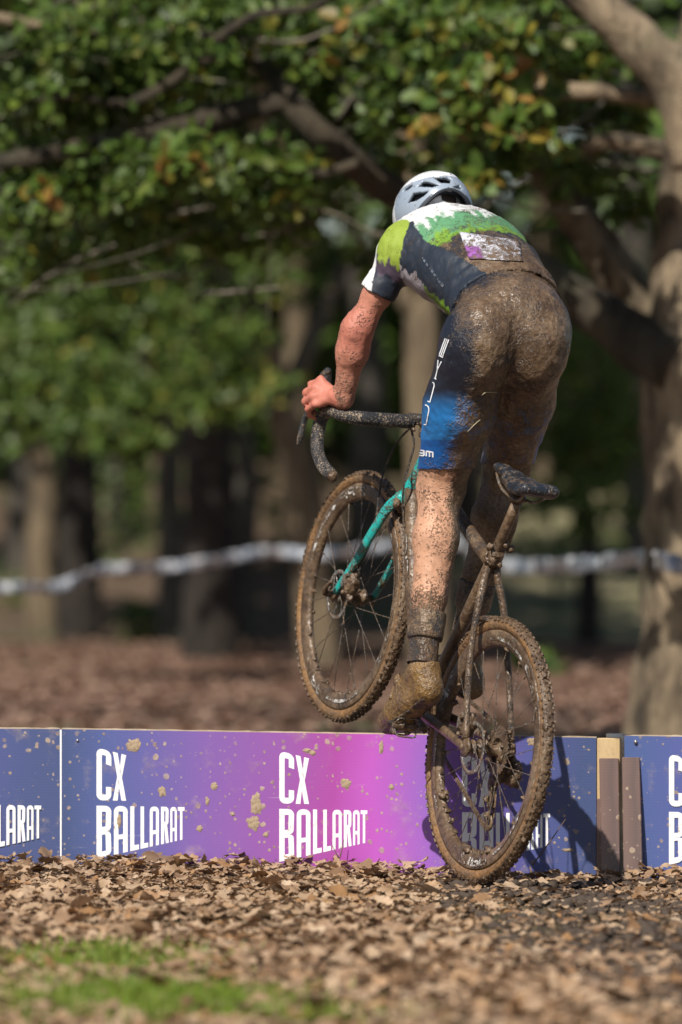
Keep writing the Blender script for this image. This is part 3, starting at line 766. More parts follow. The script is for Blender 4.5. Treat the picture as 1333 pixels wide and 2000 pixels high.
oc = [clump(px, py, Y, rp, int(n*2.1)) for px, py, Y, rp, n in (
    (520, 440, 23, 120, 150), (380, 420, 23, 130, 200), (240, 430, 23, 130, 220), (700, 300, 23, 120, 160), (760, 470, 23.2, 90, 90), (1180, 120, 22.6, 110, 120), (1110, 300, 22.8, 110, 120), (60, 480, 23, 130, 200),
    (80, 90, 22, 150, 260), (260, 110, 22.2, 150, 320), (450, 40, 22, 130, 200), (640, 70, 22.4, 150, 240), (820, 60, 22, 150, 330), (980, 60, 22.3, 140, 230),
    (960, 190, 21.4, 120, 260), (840, 200, 22, 130, 260), (720, 180, 22.5, 110, 170), (1060, 130, 22.6, 130, 170), (1000, 290, 21.6, 90, 160),
    (60, 230, 22.3, 130, 240), (200, 190, 22.3, 110, 200), (350, 320, 21.7, 110, 260), (250, 350, 22, 100, 160), (500, 340, 22, 110, 180), (90, 380, 22.2, 100, 150), (600, 380, 22.6, 110, 130),
    (420, 170, 22.6, 100, 110), (930, 350, 21.5, 50, 70), (1130, 60, 22.8, 100, 120), (1210, 220, 23, 90, 90), (1200, 380, 23, 80, 70),
    (50, -120, 22.8, 250, 360), (350, -140, 22.8, 250, 360), (650, -150, 22.8, 250, 360), (950, -160, 22.8, 250, 360), (1250, -150, 23, 230, 300),
    (200, -420, 23.4, 320, 150), (600, -440, 23.4, 320, 150), (1000, -440, 23.6, 320, 150), (1350, -450, 23.8, 320, 150), (400, -750, 24, 350, 110), (900, -760, 24, 350, 110), (1350, -780, 24, 350, 110),
    (760, -430, 20.4, 150, 330), (830, -500, 20.4, 150, 330), (700, -560, 20.3, 150, 300))]  # last three: unseen clumps added above the view to shade the low limb
# unseen crown clumps added overhead for the shade they cast
for i in range(8):
    x = random.uniform(-3.6, .6); y = random.uniform(23, 25); z = random.uniform(4.2, 5.8)
    oc.append(((x, y, z), (.8, .8, .55), 300))
oak = tree('oak_tree', 'massive tan barked oak at the right edge with long low limbs', oakb,
     [((oakb[0]+.02, 22.5, -.15), .44), ((oakb[0], 22.5, .08), .37), (w(1405, 1250, 22.5), .31), (w(1402, 1050, 22.5), .285), (w(1400, 850, 22.5), .295), (w(1385, 690, 22.5), .27), (w(1380, 500, 22.6), .16)],
     oak_br, BARK_OAK, oc, MAT_GREEN, 11, shaded=(0, 1, 7, 9, 10, 11))
twigs(oak, oakb, [(120, 60, 22.4, 7, 130), (380, 60, 22.4, 8, 140), (640, 60, 22.4, 9, 140), (880, 90, 22.5, 10, 150), (1060, 180, 22.6, 10, 110), (200, 220, 22.5, 7, 140), (420, 300, 22.5, 8, 140), (120, 380, 22.5, 5, 120), (720, 230, 22.5, 10, 110), (1180, 350, 22.8, 12, 90), (560, 430, 22.6, 10, 120), (300, 450, 22.4, 8, 120)], 31, bark('bark_twig', (.08, .07, .055, 1), (.25, .22, .17, 1), .4))
# its outermost spray, turning yellow and orange in the sun
o = foliage('turning_leaves', [(np.array(c)-np.array(oakb), r_, n) for c, r_, n in [clump(px, py, Y, rp, n) for px, py, Y, rp, n in (
    (1000, 240, 20.6, 55, 60), (1040, 215, 20.6, 45, 55), (960, 115, 20.8, 80, 80), (1015, 110, 20.8, 50, 50), (895, 140, 21, 80, 60), (1050, 262, 20.6, 36, 30), (930, 345, 20.8, 42, 40), (870, 250, 21, 80, 60), (640, 75, 21.3, 60, 30), (110, 370, 21.4, 50, 20), (330, 325, 21.2, 70, 50))]], MAT_AUT, oak, 29)
def ftree(px, by, wpx, label, mat, top, bends, clumps, lmat, seed, name='woodland_tree', extra=()):
    """by: photo row of the trunk's foot -> its distance"""
    Y = CAM_H*FPX/(by-HORIZ); x = (px-666.5)/FPX*Y; base = (x, Y, 0); rr = wpx/2*Y/FPX*.92
    tr = [((x, Y, -.2), rr*1.4), ((x, Y, .05), rr*1.15)]
    for q, (bx, bY) in enumerate(bends): tr.append((w(bx, bY, Y), rr*(1.0-.12*q)))
    tr.append(((tr[-1][0][0]+random.uniform(-.4, .4), Y, top), rr*.35))
    br = [path(Y, *e) for e in extra]
    return tree(name, label, base, tr, br, mat, [clump(a, b, Y+dy, rp, int(n*2.2)) for a, b, dy, rp, n in clumps], lmat, seed, group='trees in the wood behind')
def high(px, Y, seed, n=16, zr=(4.5, 8.5), spread=2.4, cnt=150):
    """unseen crown clumps added above the view to shade the wood: (px, py) given so that clump() puts it there"""
    g = random.Random(seed); out = []
    for i in range(n):
        z = g.uniform(*zr); x = g.uniform(-spread, spread); out.append((px+x/Y*FPX, HORIZ-(z-CAM_H)/Y*FPX, g.uniform(max(-5.0, 33-Y), 1.6), .95/Y*FPX, cnt))
    return out
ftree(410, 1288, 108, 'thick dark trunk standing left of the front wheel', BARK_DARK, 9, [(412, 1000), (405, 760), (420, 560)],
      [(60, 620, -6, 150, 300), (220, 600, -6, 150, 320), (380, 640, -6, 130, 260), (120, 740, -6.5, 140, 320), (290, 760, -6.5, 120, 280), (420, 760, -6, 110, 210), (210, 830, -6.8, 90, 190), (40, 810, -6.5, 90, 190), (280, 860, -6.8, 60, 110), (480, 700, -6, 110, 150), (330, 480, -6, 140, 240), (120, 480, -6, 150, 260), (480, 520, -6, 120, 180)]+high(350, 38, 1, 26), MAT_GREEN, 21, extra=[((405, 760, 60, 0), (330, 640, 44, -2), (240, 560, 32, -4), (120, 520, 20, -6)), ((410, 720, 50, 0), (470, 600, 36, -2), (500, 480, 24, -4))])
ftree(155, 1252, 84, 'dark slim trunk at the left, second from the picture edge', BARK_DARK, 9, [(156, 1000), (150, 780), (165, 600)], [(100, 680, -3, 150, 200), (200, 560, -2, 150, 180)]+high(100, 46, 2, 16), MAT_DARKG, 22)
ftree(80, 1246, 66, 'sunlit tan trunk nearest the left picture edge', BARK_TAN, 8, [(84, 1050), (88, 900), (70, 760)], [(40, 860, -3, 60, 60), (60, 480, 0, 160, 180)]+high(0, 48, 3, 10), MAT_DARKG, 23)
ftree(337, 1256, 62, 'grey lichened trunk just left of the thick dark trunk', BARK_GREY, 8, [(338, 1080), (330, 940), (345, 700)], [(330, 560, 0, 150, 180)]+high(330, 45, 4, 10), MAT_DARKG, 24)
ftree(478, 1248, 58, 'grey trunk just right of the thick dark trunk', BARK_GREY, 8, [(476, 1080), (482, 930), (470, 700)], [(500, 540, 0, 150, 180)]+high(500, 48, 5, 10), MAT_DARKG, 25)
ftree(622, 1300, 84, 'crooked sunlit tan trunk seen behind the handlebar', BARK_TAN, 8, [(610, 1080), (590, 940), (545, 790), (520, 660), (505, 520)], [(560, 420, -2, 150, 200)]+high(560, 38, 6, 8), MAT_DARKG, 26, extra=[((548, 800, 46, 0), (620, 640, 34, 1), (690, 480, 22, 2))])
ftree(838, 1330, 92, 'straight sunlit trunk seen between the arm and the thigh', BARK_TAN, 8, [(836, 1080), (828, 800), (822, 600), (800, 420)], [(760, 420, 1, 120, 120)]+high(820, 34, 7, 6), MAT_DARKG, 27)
ftree(1150, 1262, 46, 'slim dark tree with dense green leaves right of the saddle', BARK_DARK, 7, [(1150, 1080), (1140, 900), (1160, 700)],
      [(1120, 700, -3, 130, 300), (1180, 800, -3, 130, 320), (1090, 860, -3, 110, 260), (1170, 920, -3, 110, 260), (1060, 960, -2, 80, 150), (1230, 660, -2, 110, 200), (1150, 1010, -2, 90, 120), (1200, 560, -2, 130, 200)]+high(1150, 42, 8, 4), MAT_GREEN, 28)
# woodland that closes the view: reads as one mass
g = random.Random(5); cl = []
for i in range(420):
    x = g.uniform(-18, 18); y = g.uniform(56, 72); z = g.uniform(1.0, 12); cl.append(((x, y, z+gh(x, y)*.5), (1.5, 1.3, 1.2), 90))
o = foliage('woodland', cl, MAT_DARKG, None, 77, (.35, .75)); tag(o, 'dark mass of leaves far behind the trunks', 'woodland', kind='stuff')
# trunks deep in the wood
for i, (px, wp) in enumerate(((30, 50), (240, 60), (560, 40), (700, 60), (905, 50), (1060, 34), (1240, 60))):
    Y = 52+i % 3*2.5; x = (px-666.5)/FPX*Y; z0 = gh(x, Y)-.2
    tree('woodland_tree', ['slender trunk deep in the wood at the far left', 'slender trunk deep in the wood between the two dark left trunks', 'slender trunk deep in the wood behind the front tyre', 'slender trunk deep in the wood behind the left hand', 'slender trunk deep in the wood behind the thighs', 'thin trunk deep in the wood right of the saddle', 'slender trunk deep in the wood beside the big oak'][i], (x, Y, z0),
         [((x, Y, z0), wp*.7*Y/FPX), ((x+.1, Y, z0+2), wp*.55*Y/FPX), ((x-.15, Y, z0+5), wp*.45*Y/FPX), ((x, Y, z0+9), wp*.2*Y/FPX)], [[((x, Y, z0+4), wp*.2*Y/FPX), ((x+.8*(-1)**i, Y-.4, z0+6), wp*.1*Y/FPX)]], (BARK_GREY, BARK_DARK, BARK_TAN)[i % 3], [((x, Y, z0+7.5), (1.5, 1.5, 1.3), 120)], MAT_DARKG, 40+i, group='trees in the wood behind')
# grassy bank and low bushes
MAT_BANK = leafmat('bank_grass', [(.05, .08, .02, 1), (.10, .11, .035, 1), (.16, .13, .06, 1), (.07, .11, .03, 1)], .2, .6)
for px, py, Y, rp, lab in ((280, 1225, 46, 60, 'low green bush between the left trunks'), (620, 1215, 50, 70, 'low green bush behind the front wheel'), (1060, 1290, 36, 40, 'small tuft of weeds beyond the rear wheel'),
    (30, 1190, 50, 90, 'dark green undergrowth at the left edge below the tape'), (420, 1180, 51, 80, 'undergrowth behind the thick dark trunk'), (540, 1010, 52, 110, 'tall bush between the front wheel and the dark trunk'), (240, 1000, 52, 120, 'tall bush above the tape between the left trunks'), (720, 1120, 52, 90, 'undergrowth seen through the front wheel'), (1080, 1060, 50, 100, 'bush above the tape right of the saddle'), (110, 960, 53, 120, 'tall bush behind the leftmost trunks'), (390, 950, 53, 120, 'tall bush behind the grey lichened trunk')):
    c = W(px, py, Y); root = empty('bush', (c.x, c.y, 0)); foliage('leaves', [((0, 0, c.z), (.0+rp*Y/FPX*1.3, .4, rp*Y/FPX*.8), 260)], MAT_GREEN, root, int(px)); 
    MB().tube([(0, 0, -.1), (.05, 0, c.z+.1)], [.02, .008], 6).build('stem', BARK_DARK, root); tag(root, lab, 'bush', 'low bushes under the trees')

# ------------------------------------------------------------------ course tape
k = NB('white_tape'); n = k.noise(2.5, 3, .6, k.scaled(6, 6, 1)); k.base(k.ramp(n, [(.38, (.06, .08, .13, 1)), (.48, (.34, .38, .44, 1)), (.58, (.80, .80, .80, 1))])); k.rough(.35); MAT_TAPE = k.m  # dark patches: shade of the tape's twists, put into its colour
def tape(pts, wid, label):
    P, q = smooth_path([Vector(w(*p)) for p in pts], [wid]*len(pts), 10); V = []; F = []
    base = P[0].copy(); base.z = 0
    for i, p in enumerate(P):
        tw = .5*math.sin(i*.55)+.35*math.sin(i*1.7); t = (P[min(i+1, len(P)-1)]-P[max(i-1, 0)]).normalized()
        u = Vector((0, 0, 1)); s = t.cross(u).normalized(); d = u*math.cos(tw)+s*math.sin(tw)
        for sg in (-1, -.33, .33, 1): V.append(p-base+d*sg*wid/2+s*.006*math.sin(i*2.1+sg*3))
        if i: F += [(4*i-4+j, 4*i-3+j, 4*i+1+j, 4*i+j) for j in range(3)]
    o = MB().add(V, F).build('barrier_tape', MAT_TAPE); o.location = base
    sm = o.modifiers.new('thickness', 'SOLIDIFY'); sm.thickness = .0015
    return tag(o, label, 'tape', 'white course tape strung between the trees')
tape([(-900, 1190, 27), (-260, 1162, 30), (0, 1148, 31), (110, 1146, 31.5), (200, 1112, 32), (300, 1110, 32.5), (420, 1095, 33), (520, 1078, 33.5), (640, 1082, 33.6), (760, 1066, 34.1), (834, 1058, 34.45)], .062, 'white tape running behind the front wheel to the left edge')
tape([(842, 1062, 34.45), (900, 1060, 32.5), (930, 1094, 29), (1000, 1106, 27), (1120, 1104, 25.5), (1240, 1092, 23.5), (1290, 1096, 22.12), (1330, 1104, 22.08), (1420, 1112, 22.1), (1520, 1112, 22.3), (1700, 1105, 23.5)], .08, 'white tape from behind the saddle wrapped round the big oak')

# ------------------------------------------------------------------ bicycle: local x forward, y left, z up from the rear axle
HR, HF = Vector((.384, 14.80, .363)), Vector((.033, 15.67, .751))
U = (HF-HR).normalized(); rh = Vector((U.y, -U.x, 0)).normalized(); w0 = rh.cross(U)
LEAN = R(7.0)
RT = rh*math.cos(LEAN)-w0*math.sin(LEAN); LF = -RT; UP = U.cross(LF)
BM = Matrix(((U.x, LF.x, UP.x, HR.x), (U.y, LF.y, UP.y, HR.y), (U.z, LF.z, UP.z, HR.z), (0, 0, 0, 1)))
BMI = BM.inverted()
def B(x, y, z): return BM @ Vector((x, y, z))
bike = empty('bicycle'); bike.matrix_world = BM
tag(bike, 'mud caked cyclocross bicycle with turquoise fork hopping the barrier', 'bicycle')
WB = (HF-HR).length
M_TREAD = muddy('tyre_tread', (.02, .018, .017), .7, 0, .97, bumpd=.006, crisp=6, wet=.5)
M_WALL = muddy('tan_sidewall', (.30, .155, .055), .6, 0, .74, crisp=4, wet=.42)
M_RIM = muddy('black_rim', (.03, .03, .032), .35, 0, .90, bumpd=.004, crisp=6)
M_DECAL = muddy('white_decal', (.72, .70, .66), .45, 0, .60, crisp=14, sc=1.6)
M_SPOKE = muddy('steel_spoke', (.32, .30, .28), .35, .7, .62, sc=3)
M_HUB = muddy('hub_black', (.05, .05, .05), .4, .4, .85)
M_STEEL = muddy('brushed_steel', (.38, .36, .33), .3, .8, .60, sc=2)
M_TEAL = muddy('turquoise_paint', (.012, .40, .37), .35, 0, .50, crisp=10, sc=1.3, bumpd=.004)
M_FRAME = muddy('frame_black', (.03, .034, .042), .35, 0, .88, bumpd=.004)
M_FRAME2 = muddy('frame_wet', (.04, .04, .045), .3, 0, .70, bumpd=.003, sc=1.6, wet=.28)
M_TAPE = muddy('bar_tape', (.016, .018, .024), .6, 0, .40, crisp=14, sc=2.0, bumpd=.003, fw=.65, dry=1)
M_RUB = muddy('black_rubber', (.02, .02, .022), .5, 0, .46)
M_SAD = muddy('saddle_vinyl', (.018, .022, .03), .28, 0, .42, sc=.9)
M_MUD = muddy('caked_mud', (.16, .105, .065), .6, 0, 1.0, bumpd=.008)
M_CHAIN = muddy('chain_steel', (.30, .24, .17), .45, .3, .75, sc=3)
M_TEXT = muddy('frame_lettering', (.62, .60, .56), .5, 0, .45, sc=2, crisp=12)

def wheel(cx, front):
    w_ = empty('wheel'); w_.parent = bike; w_.location = (cx, 0, 0)
    sd = 5.0 if front else 1.0
    # tyre: casing profile (radius, y)
    ro, rw = .329, .0172
    side = [(ro+rw*math.sin(R(a)), rw*math.cos(R(a))) for a in range(-62, 243, 16)]
    tread = [(r_+.0012, y) for r_, y in [(ro+rw*math.sin(R(a)), rw*math.cos(R(a))) for a in range(24, 157, 12)]]
    ty = MB().lathe(side, n=110, closed=False).build('tyre', M_WALL, w_)
    MB().lathe(tread, n=150, closed=False, wob=.0022, seed=sd).build('tread', M_TREAD, w_)
    kb = MB()                                            # rows of small knobs all round
    for k_ in range(92):
        for j, a in enumerate((32, 58, 82, 106, 130, 150)):
            th = 2*math.pi*(k_+.5*(j % 2))/92; a2 = R(a)+random.uniform(-.05, .05)
            if random.random() < .12: continue
            rr = ro+(rw+.0022)*math.sin(a2); y = (rw+.0022)*math.cos(a2)
            c = Vector((rr*math.cos(th), y, rr*math.sin(th))); radial = Vector((math.cos(th), 0, math.sin(th)))
            n_ = (radial*math.sin(a2)+Vector((0, 1, 0))*math.cos(a2)).normalized(); t_ = Vector((-math.sin(th), 0, math.cos(th)))
            M = Matrix((t_, n_.cross(t_), n_)).transposed()
            h = random.uniform(.003, .0058); kb.box(c, (random.uniform(.006, .011), random.uniform(.004, .0065), h), M)
    o = kb.build('tread_knobs', M_TREAD, w_, False); o['kind'] = 'stuff'
    # mud thrown on the tyre
    mud = MB()
    for q in range(26 if not front else 14):
        th = random.uniform(0, 6.283); a2 = R(random.uniform(20, 160)); rr = ro+rw*math.sin(a2); s = random.uniform(.003, .008)
        mud.lump((rr*math.cos(th), rw*math.cos(a2), rr*math.sin(th)), (s*1.4, s, s*1.2), q+sd, 5, .7)
    o = mud.build('mud_clumps', M_MUD, w_); o['kind'] = 'stuff'
    # deep rim
    prof = [(.3135, .0125), (.309, .0142), (.290, .0135), (.274, .0085), (.270, .003), (.270, -.003), (.274, -.0085), (.290, -.0135), (.309, -.0142), (.3135, -.0125)]
    MB().lathe(prof, n=120, wob=.0016, seed=sd).build('rim', M_RIM, w_)
    mud = MB()
    for q in range(44 if not front else 26):             # cakes on the inner face of the rim
        th = random.gauss(-1.6 if not front else -1.9, .9) if q % 4 else random.uniform(0, 6.28); s = random.uniform(.003, .011 if not front else .007)
        mud.lump((.270*math.cos(th), random.uniform(-.008, .008), .270*math.sin(th)), (s*1.5, s*1.1, s*.8), q+sd*2, 5, .8)
    o = mud.build('rim_mud', M_MUD, w_); o['kind'] = 'stuff'
    # white decals on both rim faces
    for s_ in (1, -1):
        for a0 in ((75, 195, 300) if front else (20, 140, 262)):
            decal(w_, a0, s_)
    # hub
    hb = [(.006, -.055), (.012, -.05), (.012, -.036), (.024, -.034), (.024, -.030), (.014, -.024), (.013, .018), (.026, .026), (.026, .030), (.016, .034), (.016, .05), (.006, .058)]
    MB().lathe(hb, n=28, closed=False).build('hub', M_HUB, w_)
    MB().tube([(0, -.066, 0), (0, .066, 0)], .0085, 14).build('axle', M_HUB, w_)
    ns = 24
    for i in range(ns):
        th = 2*math.pi*(i+.3)/ns; s_ = 1 if i % 2 else -1; dr = 1 if (i//2) % 2 else -1
        ha = th+dr*R(68); p = Vector((.0235*math.cos(ha), .028*s_, .0235*math.sin(ha))); q = Vector((.272*math.cos(th), .003*s_, .272*math.sin(th)))
        mb = MB().tube([p, q], .00105, 6)
        for _ in range(3):
            t = random.uniform(.15, .95); mb.lump(p.lerp(q, t), (.002, .002, .003), i+t, 4, .5)
        mb.tube([q, q+(p-q).normalized()*.016], .0021, 6); mb.build('spoke', M_SPOKE, w_)
    # brake disc on the left
    y = .046; mb = MB().lathe([(.0700, y), (.0700, y+.0019), (.0585, y+.0019), (.0585, y)], n=64)
    for i in range(6):
        a = 2*math.pi*i/6; a2 = a+.62
        mb.tube([(.02*math.cos(a), y+.001, .02*math.sin(a)), (.041*math.cos(a+.2), y+.001, .041*math.sin(a+.2)), (.0592*math.cos(a2), y+.001, .0592*math.sin(a2))], [.0034, .0026, .0034], 6, True, (Vector((0, 1, 0)), .3))
    mb.lathe([(.022, y-.001), (.022, y+.004), (.010, y+.004), (.010, y-.001)], n=24)
    mb.build('brake_disc', M_STEEL, w_)
    if not front:
        for q in range(7):                               # sprockets, smallest outside
            rr = .062-.0055*q; yy = -.024-.0037*q; pr = MB(); nt_ = int(rr*2*math.pi/.0127); V = []; F = []
            for side_ in (0, 1):
                for t in range(nt_*4):
                    th = 2*math.pi*t/(nt_*4); r2 = rr+(.0045 if t % 4 in (1, 2) else 0)
                    V.append((r2*math.cos(th), yy-.0018*side_, r2*math.sin(th)))
                    V.append((rr*.55*math.cos(th), yy-.0018*side_, rr*.55*math.sin(th)))
            n2 = nt_*4
            for t in range(n2):
                u = (t+1) % n2; a, b, c_, d = 2*t, 2*t+1, 2*u+1, 2*u; e = 2*n2
                F += [(a, b, c_, d), (e+d, e+c_, e+b, e+a), (a, d, e+d, e+a), (b, e+b, e+c_, c_)]
            pr.add(V, F).build('sprocket', M_CHAIN, w_, False)
        mud = MB()
        for q in range(46):
            th = random.uniform(0, 6.28); rr = random.uniform(.02, .066); s = random.uniform(.004, .010)
            mud.lump((rr*math.cos(th), random.uniform(-.05, -.02), rr*math.sin(th)), (s, s, s*1.2), q, 5, .8)
        o = mud.build('cassette_mud', M_MUD, w_); o['kind'] = 'stuff'
    else:
        mud = MB()
        for q in range(16):
            th = random.uniform(0, 6.28); s = random.uniform(.003, .008); mud.lump((.018*math.cos(th), random.uniform(-.03, .045), .018*math.sin(th)), s, q, 5, .8)
        o = mud.build('hub_mud', M_MUD, w_); o['kind'] = 'stuff'
    return w_
FONT = {'Z': [[(0, 1), (1, 1), (0, 0), (1, 0)]], 'I': [[(.5, 0), (.5, 1)]], 'P': [[(0, 0), (0, 1), (.8, 1), (1, .85), (1, .6), (.8, .45), (0, .45)]],
        'D': [[(0, 0), (0, 1), (.7, 1), (1, .8), (1, .2), (.7, 0), (0, 0)]], 'E': [[(1, 1), (0, 1), (0, 0), (1, 0)], [(0, .5), (.8, .5)]], 'L': [[(0, 1), (0, 0), (1, 0)]]}
def strokes(word, place, th, n=6):
    """ribbons along the letter strokes; place(u, v) -> (point, normal)"""
    mb = MB(); x = 0
    for ch in word:
        wd_ = .35 if ch == 'I' else .8
        for pl in FONT[ch]:
            pts = []
            for (a, b) in zip(pl[:-1], pl[1:]):
                for i in range(n): pts.append((x+wd_*(a[0]+(b[0]-a[0])*i/n), a[1]+(b[1]-a[1])*i/n))
            pts.append((x+wd_*pl[-1][0], pl[-1][1])); ribbon(mb, pts, th, place)
        x += wd_+.28
    return mb
def dens(P, n=5):
    o_ = []
    for a, b in zip(P[:-1], P[1:]): o_ += [(a[0]+(b[0]-a[0])*i/n, a[1]+(b[1]-a[1])*i/n) for i in range(n)]
    return o_+[P[-1]]
def ribbon(mb, pts, th, place):
    V = []
    for i, p in enumerate(pts):
        a = pts[max(i-1, 0)]; b = pts[min(i+1, len(pts)-1)]; dx, dy = b[0]-a[0], b[1]-a[1]; L = math.hypot(dx, dy) or 1
        nx_, ny_ = -dy/L*th/2, dx/L*th/2
        A = place(p[0]+nx_, p[1]+ny_); C = place(p[0]-nx_, p[1]-ny_)
        V.append((A, C))
    for (a, b), (c_, d) in zip(V[:-1], V[1:]):
        if None in (a, b, c_, d): continue
        mb.add([a, b, d, c_], [(0, 1, 2, 3)])
def decal(parent, a0, s_):
    def place(u, v):
        th = R(a0-s_*u*8.5); rr = .282+.0215*v; y = (.0128-(.290-rr)*.31 if rr < .290 else .0135+(rr-.290)*.037)+.0019
        return Vector((rr*math.cos(th), s_*y, rr*math.sin(th)))
    strokes('ZIPP', place, .26).build('rim_decal', M_DECAL, parent)
    mb = MB(); ribbon(mb, dens([(4.4, .42), (9.2, .42)], 22), .42, place); mb.build('rim_stripe', M_DECAL, parent)
front_wheel = wheel(WB, True); rear_wheel = wheel(0, False)
tag(front_wheel, 'raised front wheel'); tag(rear_wheel, 'rear wheel with tan sidewall on the leaves')

BB = Vector((.42, 0, -.065)); ST = Vector((.270, 0, .436)); HT = Vector((.803, 0, .497)); HB = Vector((.846, 0, .366))
def part(name, mb, m, parent=bike, smooth=True): return mb.build(name, m, parent, smooth)
wb_ = .05
part('seat_tube', MB().tube([BB, BB.lerp(ST, .5), ST, ST+(ST-BB).normalized()*.012], [.019, .017, .0175, .0185], 18, steps=5, wob=wb_), M_FRAME)
part('top_tube', MB().tube([ST+Vector((.004, 0, -.022)), (.5, 0, .438), HT+Vector((-.006, 0, -.025))], [.0175, .019, .022], 18, steps=6, wob=wb_), M_FRAME2)
dt = part('down_tube', MB().tube([HB+Vector((-.012, 0, .03)), (.64, 0, .148), BB], [.026, .027, .026], 20, steps=6, wob=wb_), M_FRAME)
part('head_tube', MB().tube([HB+(HB-HT).normalized()*.012, HB, HB.lerp(HT, .5), HT, HT+(HT-HB).normalized()*.014], [.028, .029, .024, .024, .022], 20, steps=3), M_TEAL)
part('headset_spacer', MB().tube([HT+(HT-HB).normalized()*.014, HT+(HT-HB).normalized()*.07], .0175, 16), M_RUB)
for s in (1, -1):
    part('seat_stay', MB().tube([(.268, s*.012, .405), (.20, s*.040, .30), (.12, s*.058, .17), (.012, s*.066, .022)], [.0105, .0095, .0085, .0085], 14, steps=6, wob=.12, seed=s), M_FRAME2)
    part('chain_stay', MB().tube([BB+Vector((-.01, s*.026, 0)), (.33, s*.036, -.055), (.22, s*.052, -.032), (.005, s*.066, -.004)], [.0155, .0155, .014, .011], 14, True, (Vector((0, 1, 0)), .75), .1, s, 6), M_FRAME)
    part('rear_dropout', MB().lump((.0, s*.066, 0), (.026, .0075, .026), 2+s, 8, .25), M_MUD)
    part('fork_blade', MB().tube([(.852, s*.022, .362), (.868, s*.044, .318), (.90, s*.0515, .235), (.952, s*.056, .115), (1.012, s*.060, .006)], [.019, .0175, .0165, .0140, .0105], 16, True, (Vector((0, 1, 0)), .66), .03, s, 6), M_TEAL)
    part('fork_tip', MB().lump((WB-.001, s*.0605, -.002), (.017, .008, .019), 5+s, 7, .3), M_MUD)
part('stay_bridge', MB().tube([(.192, -.041, .285), (.192, 0, .292), (.192, .041, .285)], .0075, 10, steps=3, wob=.2), M_FRAME2)
part('fork_crown', MB().tube([(.853, -.030, .352), (.85, 0, .362), (.853, .030, .352)], [.020, .026, .020], 16, steps=4), M_TEAL)
mud = MB()                                               # clods round the crown, seat cluster and bottom bracket
for i in range(40):
    c_ = random.choice((((.845, 0, .345), .026), ((.83, .0, .375), .02), ((.258, 0, .428), .016), ((.42, .0, -.065), .03), ((.37, .03, -.05), .02), ((.40, 0, -.03), .03)))
    p = Vector(c_[0])+Vector((random.gauss(0, c_[1]*.6), random.gauss(0, c_[1]*.8), random.gauss(0, c_[1]*.6))); s = random.uniform(.006, .014)
    mud.lump(p, (s, s, s*1.1), i, 6, .7)
o = part('frame_mud', mud, M_MUD); o['kind'] = 'stuff'
part('bottom_bracket', MB().tube([BB-Vector((0, .038, 0)), BB+Vector((0, .038, 0))], .0235, 20), M_FRAME)
# faint lettering on the near side of the down tube
dd = (BB-(HB+Vector((-.012, 0, .03)))).normalized(); d0 = HB+Vector((-.012, 0, .03)); nn_ = Vector((0, 1, 0)).cross(dd).normalized()
def dplace(u, v):
    c_ = d0+dd*(.13+u*.055); c_.z += -.012*math.sin(math.pi*min(1, (.13+u*.055)/.6)); a = R(38+v*60)
    return c_+(Vector((0, 1, 0))*math.sin(a)-nn_*math.cos(a)*(1 if nn_.x < 0 else -1))*.0288
strokes('DE', dplace, .12).build('lettering', M_TEXT, dt)
# seatpost and saddle
SP = Vector((.236, 0, .622)); post_dir = (ST-BB).normalized()
part('seat_post', MB().tube([ST-post_dir*.05, SP-Vector((.004, 0, .018))], [.0138, .0138], 18, wob=.05, steps=4), M_FRAME)
part('seat_clamp', MB().tube([ST-post_dir*.002, ST+post_dir*.022], .0205, 18), M_MUD)
sm_ = MB()
for i in range(12): sm_.lump(ST+post_dir*random.uniform(-.02, .05)+Vector((random.gauss(0, .008), random.gauss(0, .012), 0)), random.uniform(.006, .012), i+50, 6, .8)
o = part('seat_cluster_mud', sm_, M_MUD); o['kind'] = 'stuff'
tilt = R(-4)                                             # nose a little down
def SL(x, y, z): return SP+Matrix.Rotation(-tilt, 3, 'Y') @ Vector((x, y, z))
sad = SDF()
st_ = [(.155, .014, .012, .030), (.11, .019, .015, .034), (.05, .027, .017, .036), (-.01, .042, .018, .036), (-.06, .048, .018, .040), (-.098, .053, .016, .048), (-.118, .042, .013, .052)]
for (x0, h0, d0_, z0), (x1, h1, d1_, z1) in zip(st_[:-1], st_[1:]): sad.sw(SL(x0, 0, z0), SL(x1, 0, z1), (h0, d0_), (h1, d1_), (0, 1, 0), .012)
for s in (1, -1):
    sad.rc(SL(-.08, s*.038, .044), SL(-.112, s*.042, .052), .018, .014, .012)
    sad.rc(SL(.06, s*.02, .026), SL(-.03, s*.038, .026), .011, .012, .008); sad.rc(SL(-.03, s*.038, .026), SL(-.09, s*.050, .036), .012, .010, .008)
V, Q = sad.mesh(.0035); sd_o = np_mesh('saddle', V, Q, M_SAD, bike)
for s in (1, -1):
    MB().tube([SL(.13, s*.012, .020), SL(.06, s*.021, -.002), SL(-.04, s*.022, -.002), SL(-.10, s*.034, .034)], .0037, 8, steps=5).build('saddle_rail', M_STEEL, sd_o)
MB().lump(SL(.0, 0, -.006), (.024, .024, .014), 4, 8, .2).build('rail_clamp', M_HUB, sd_o)
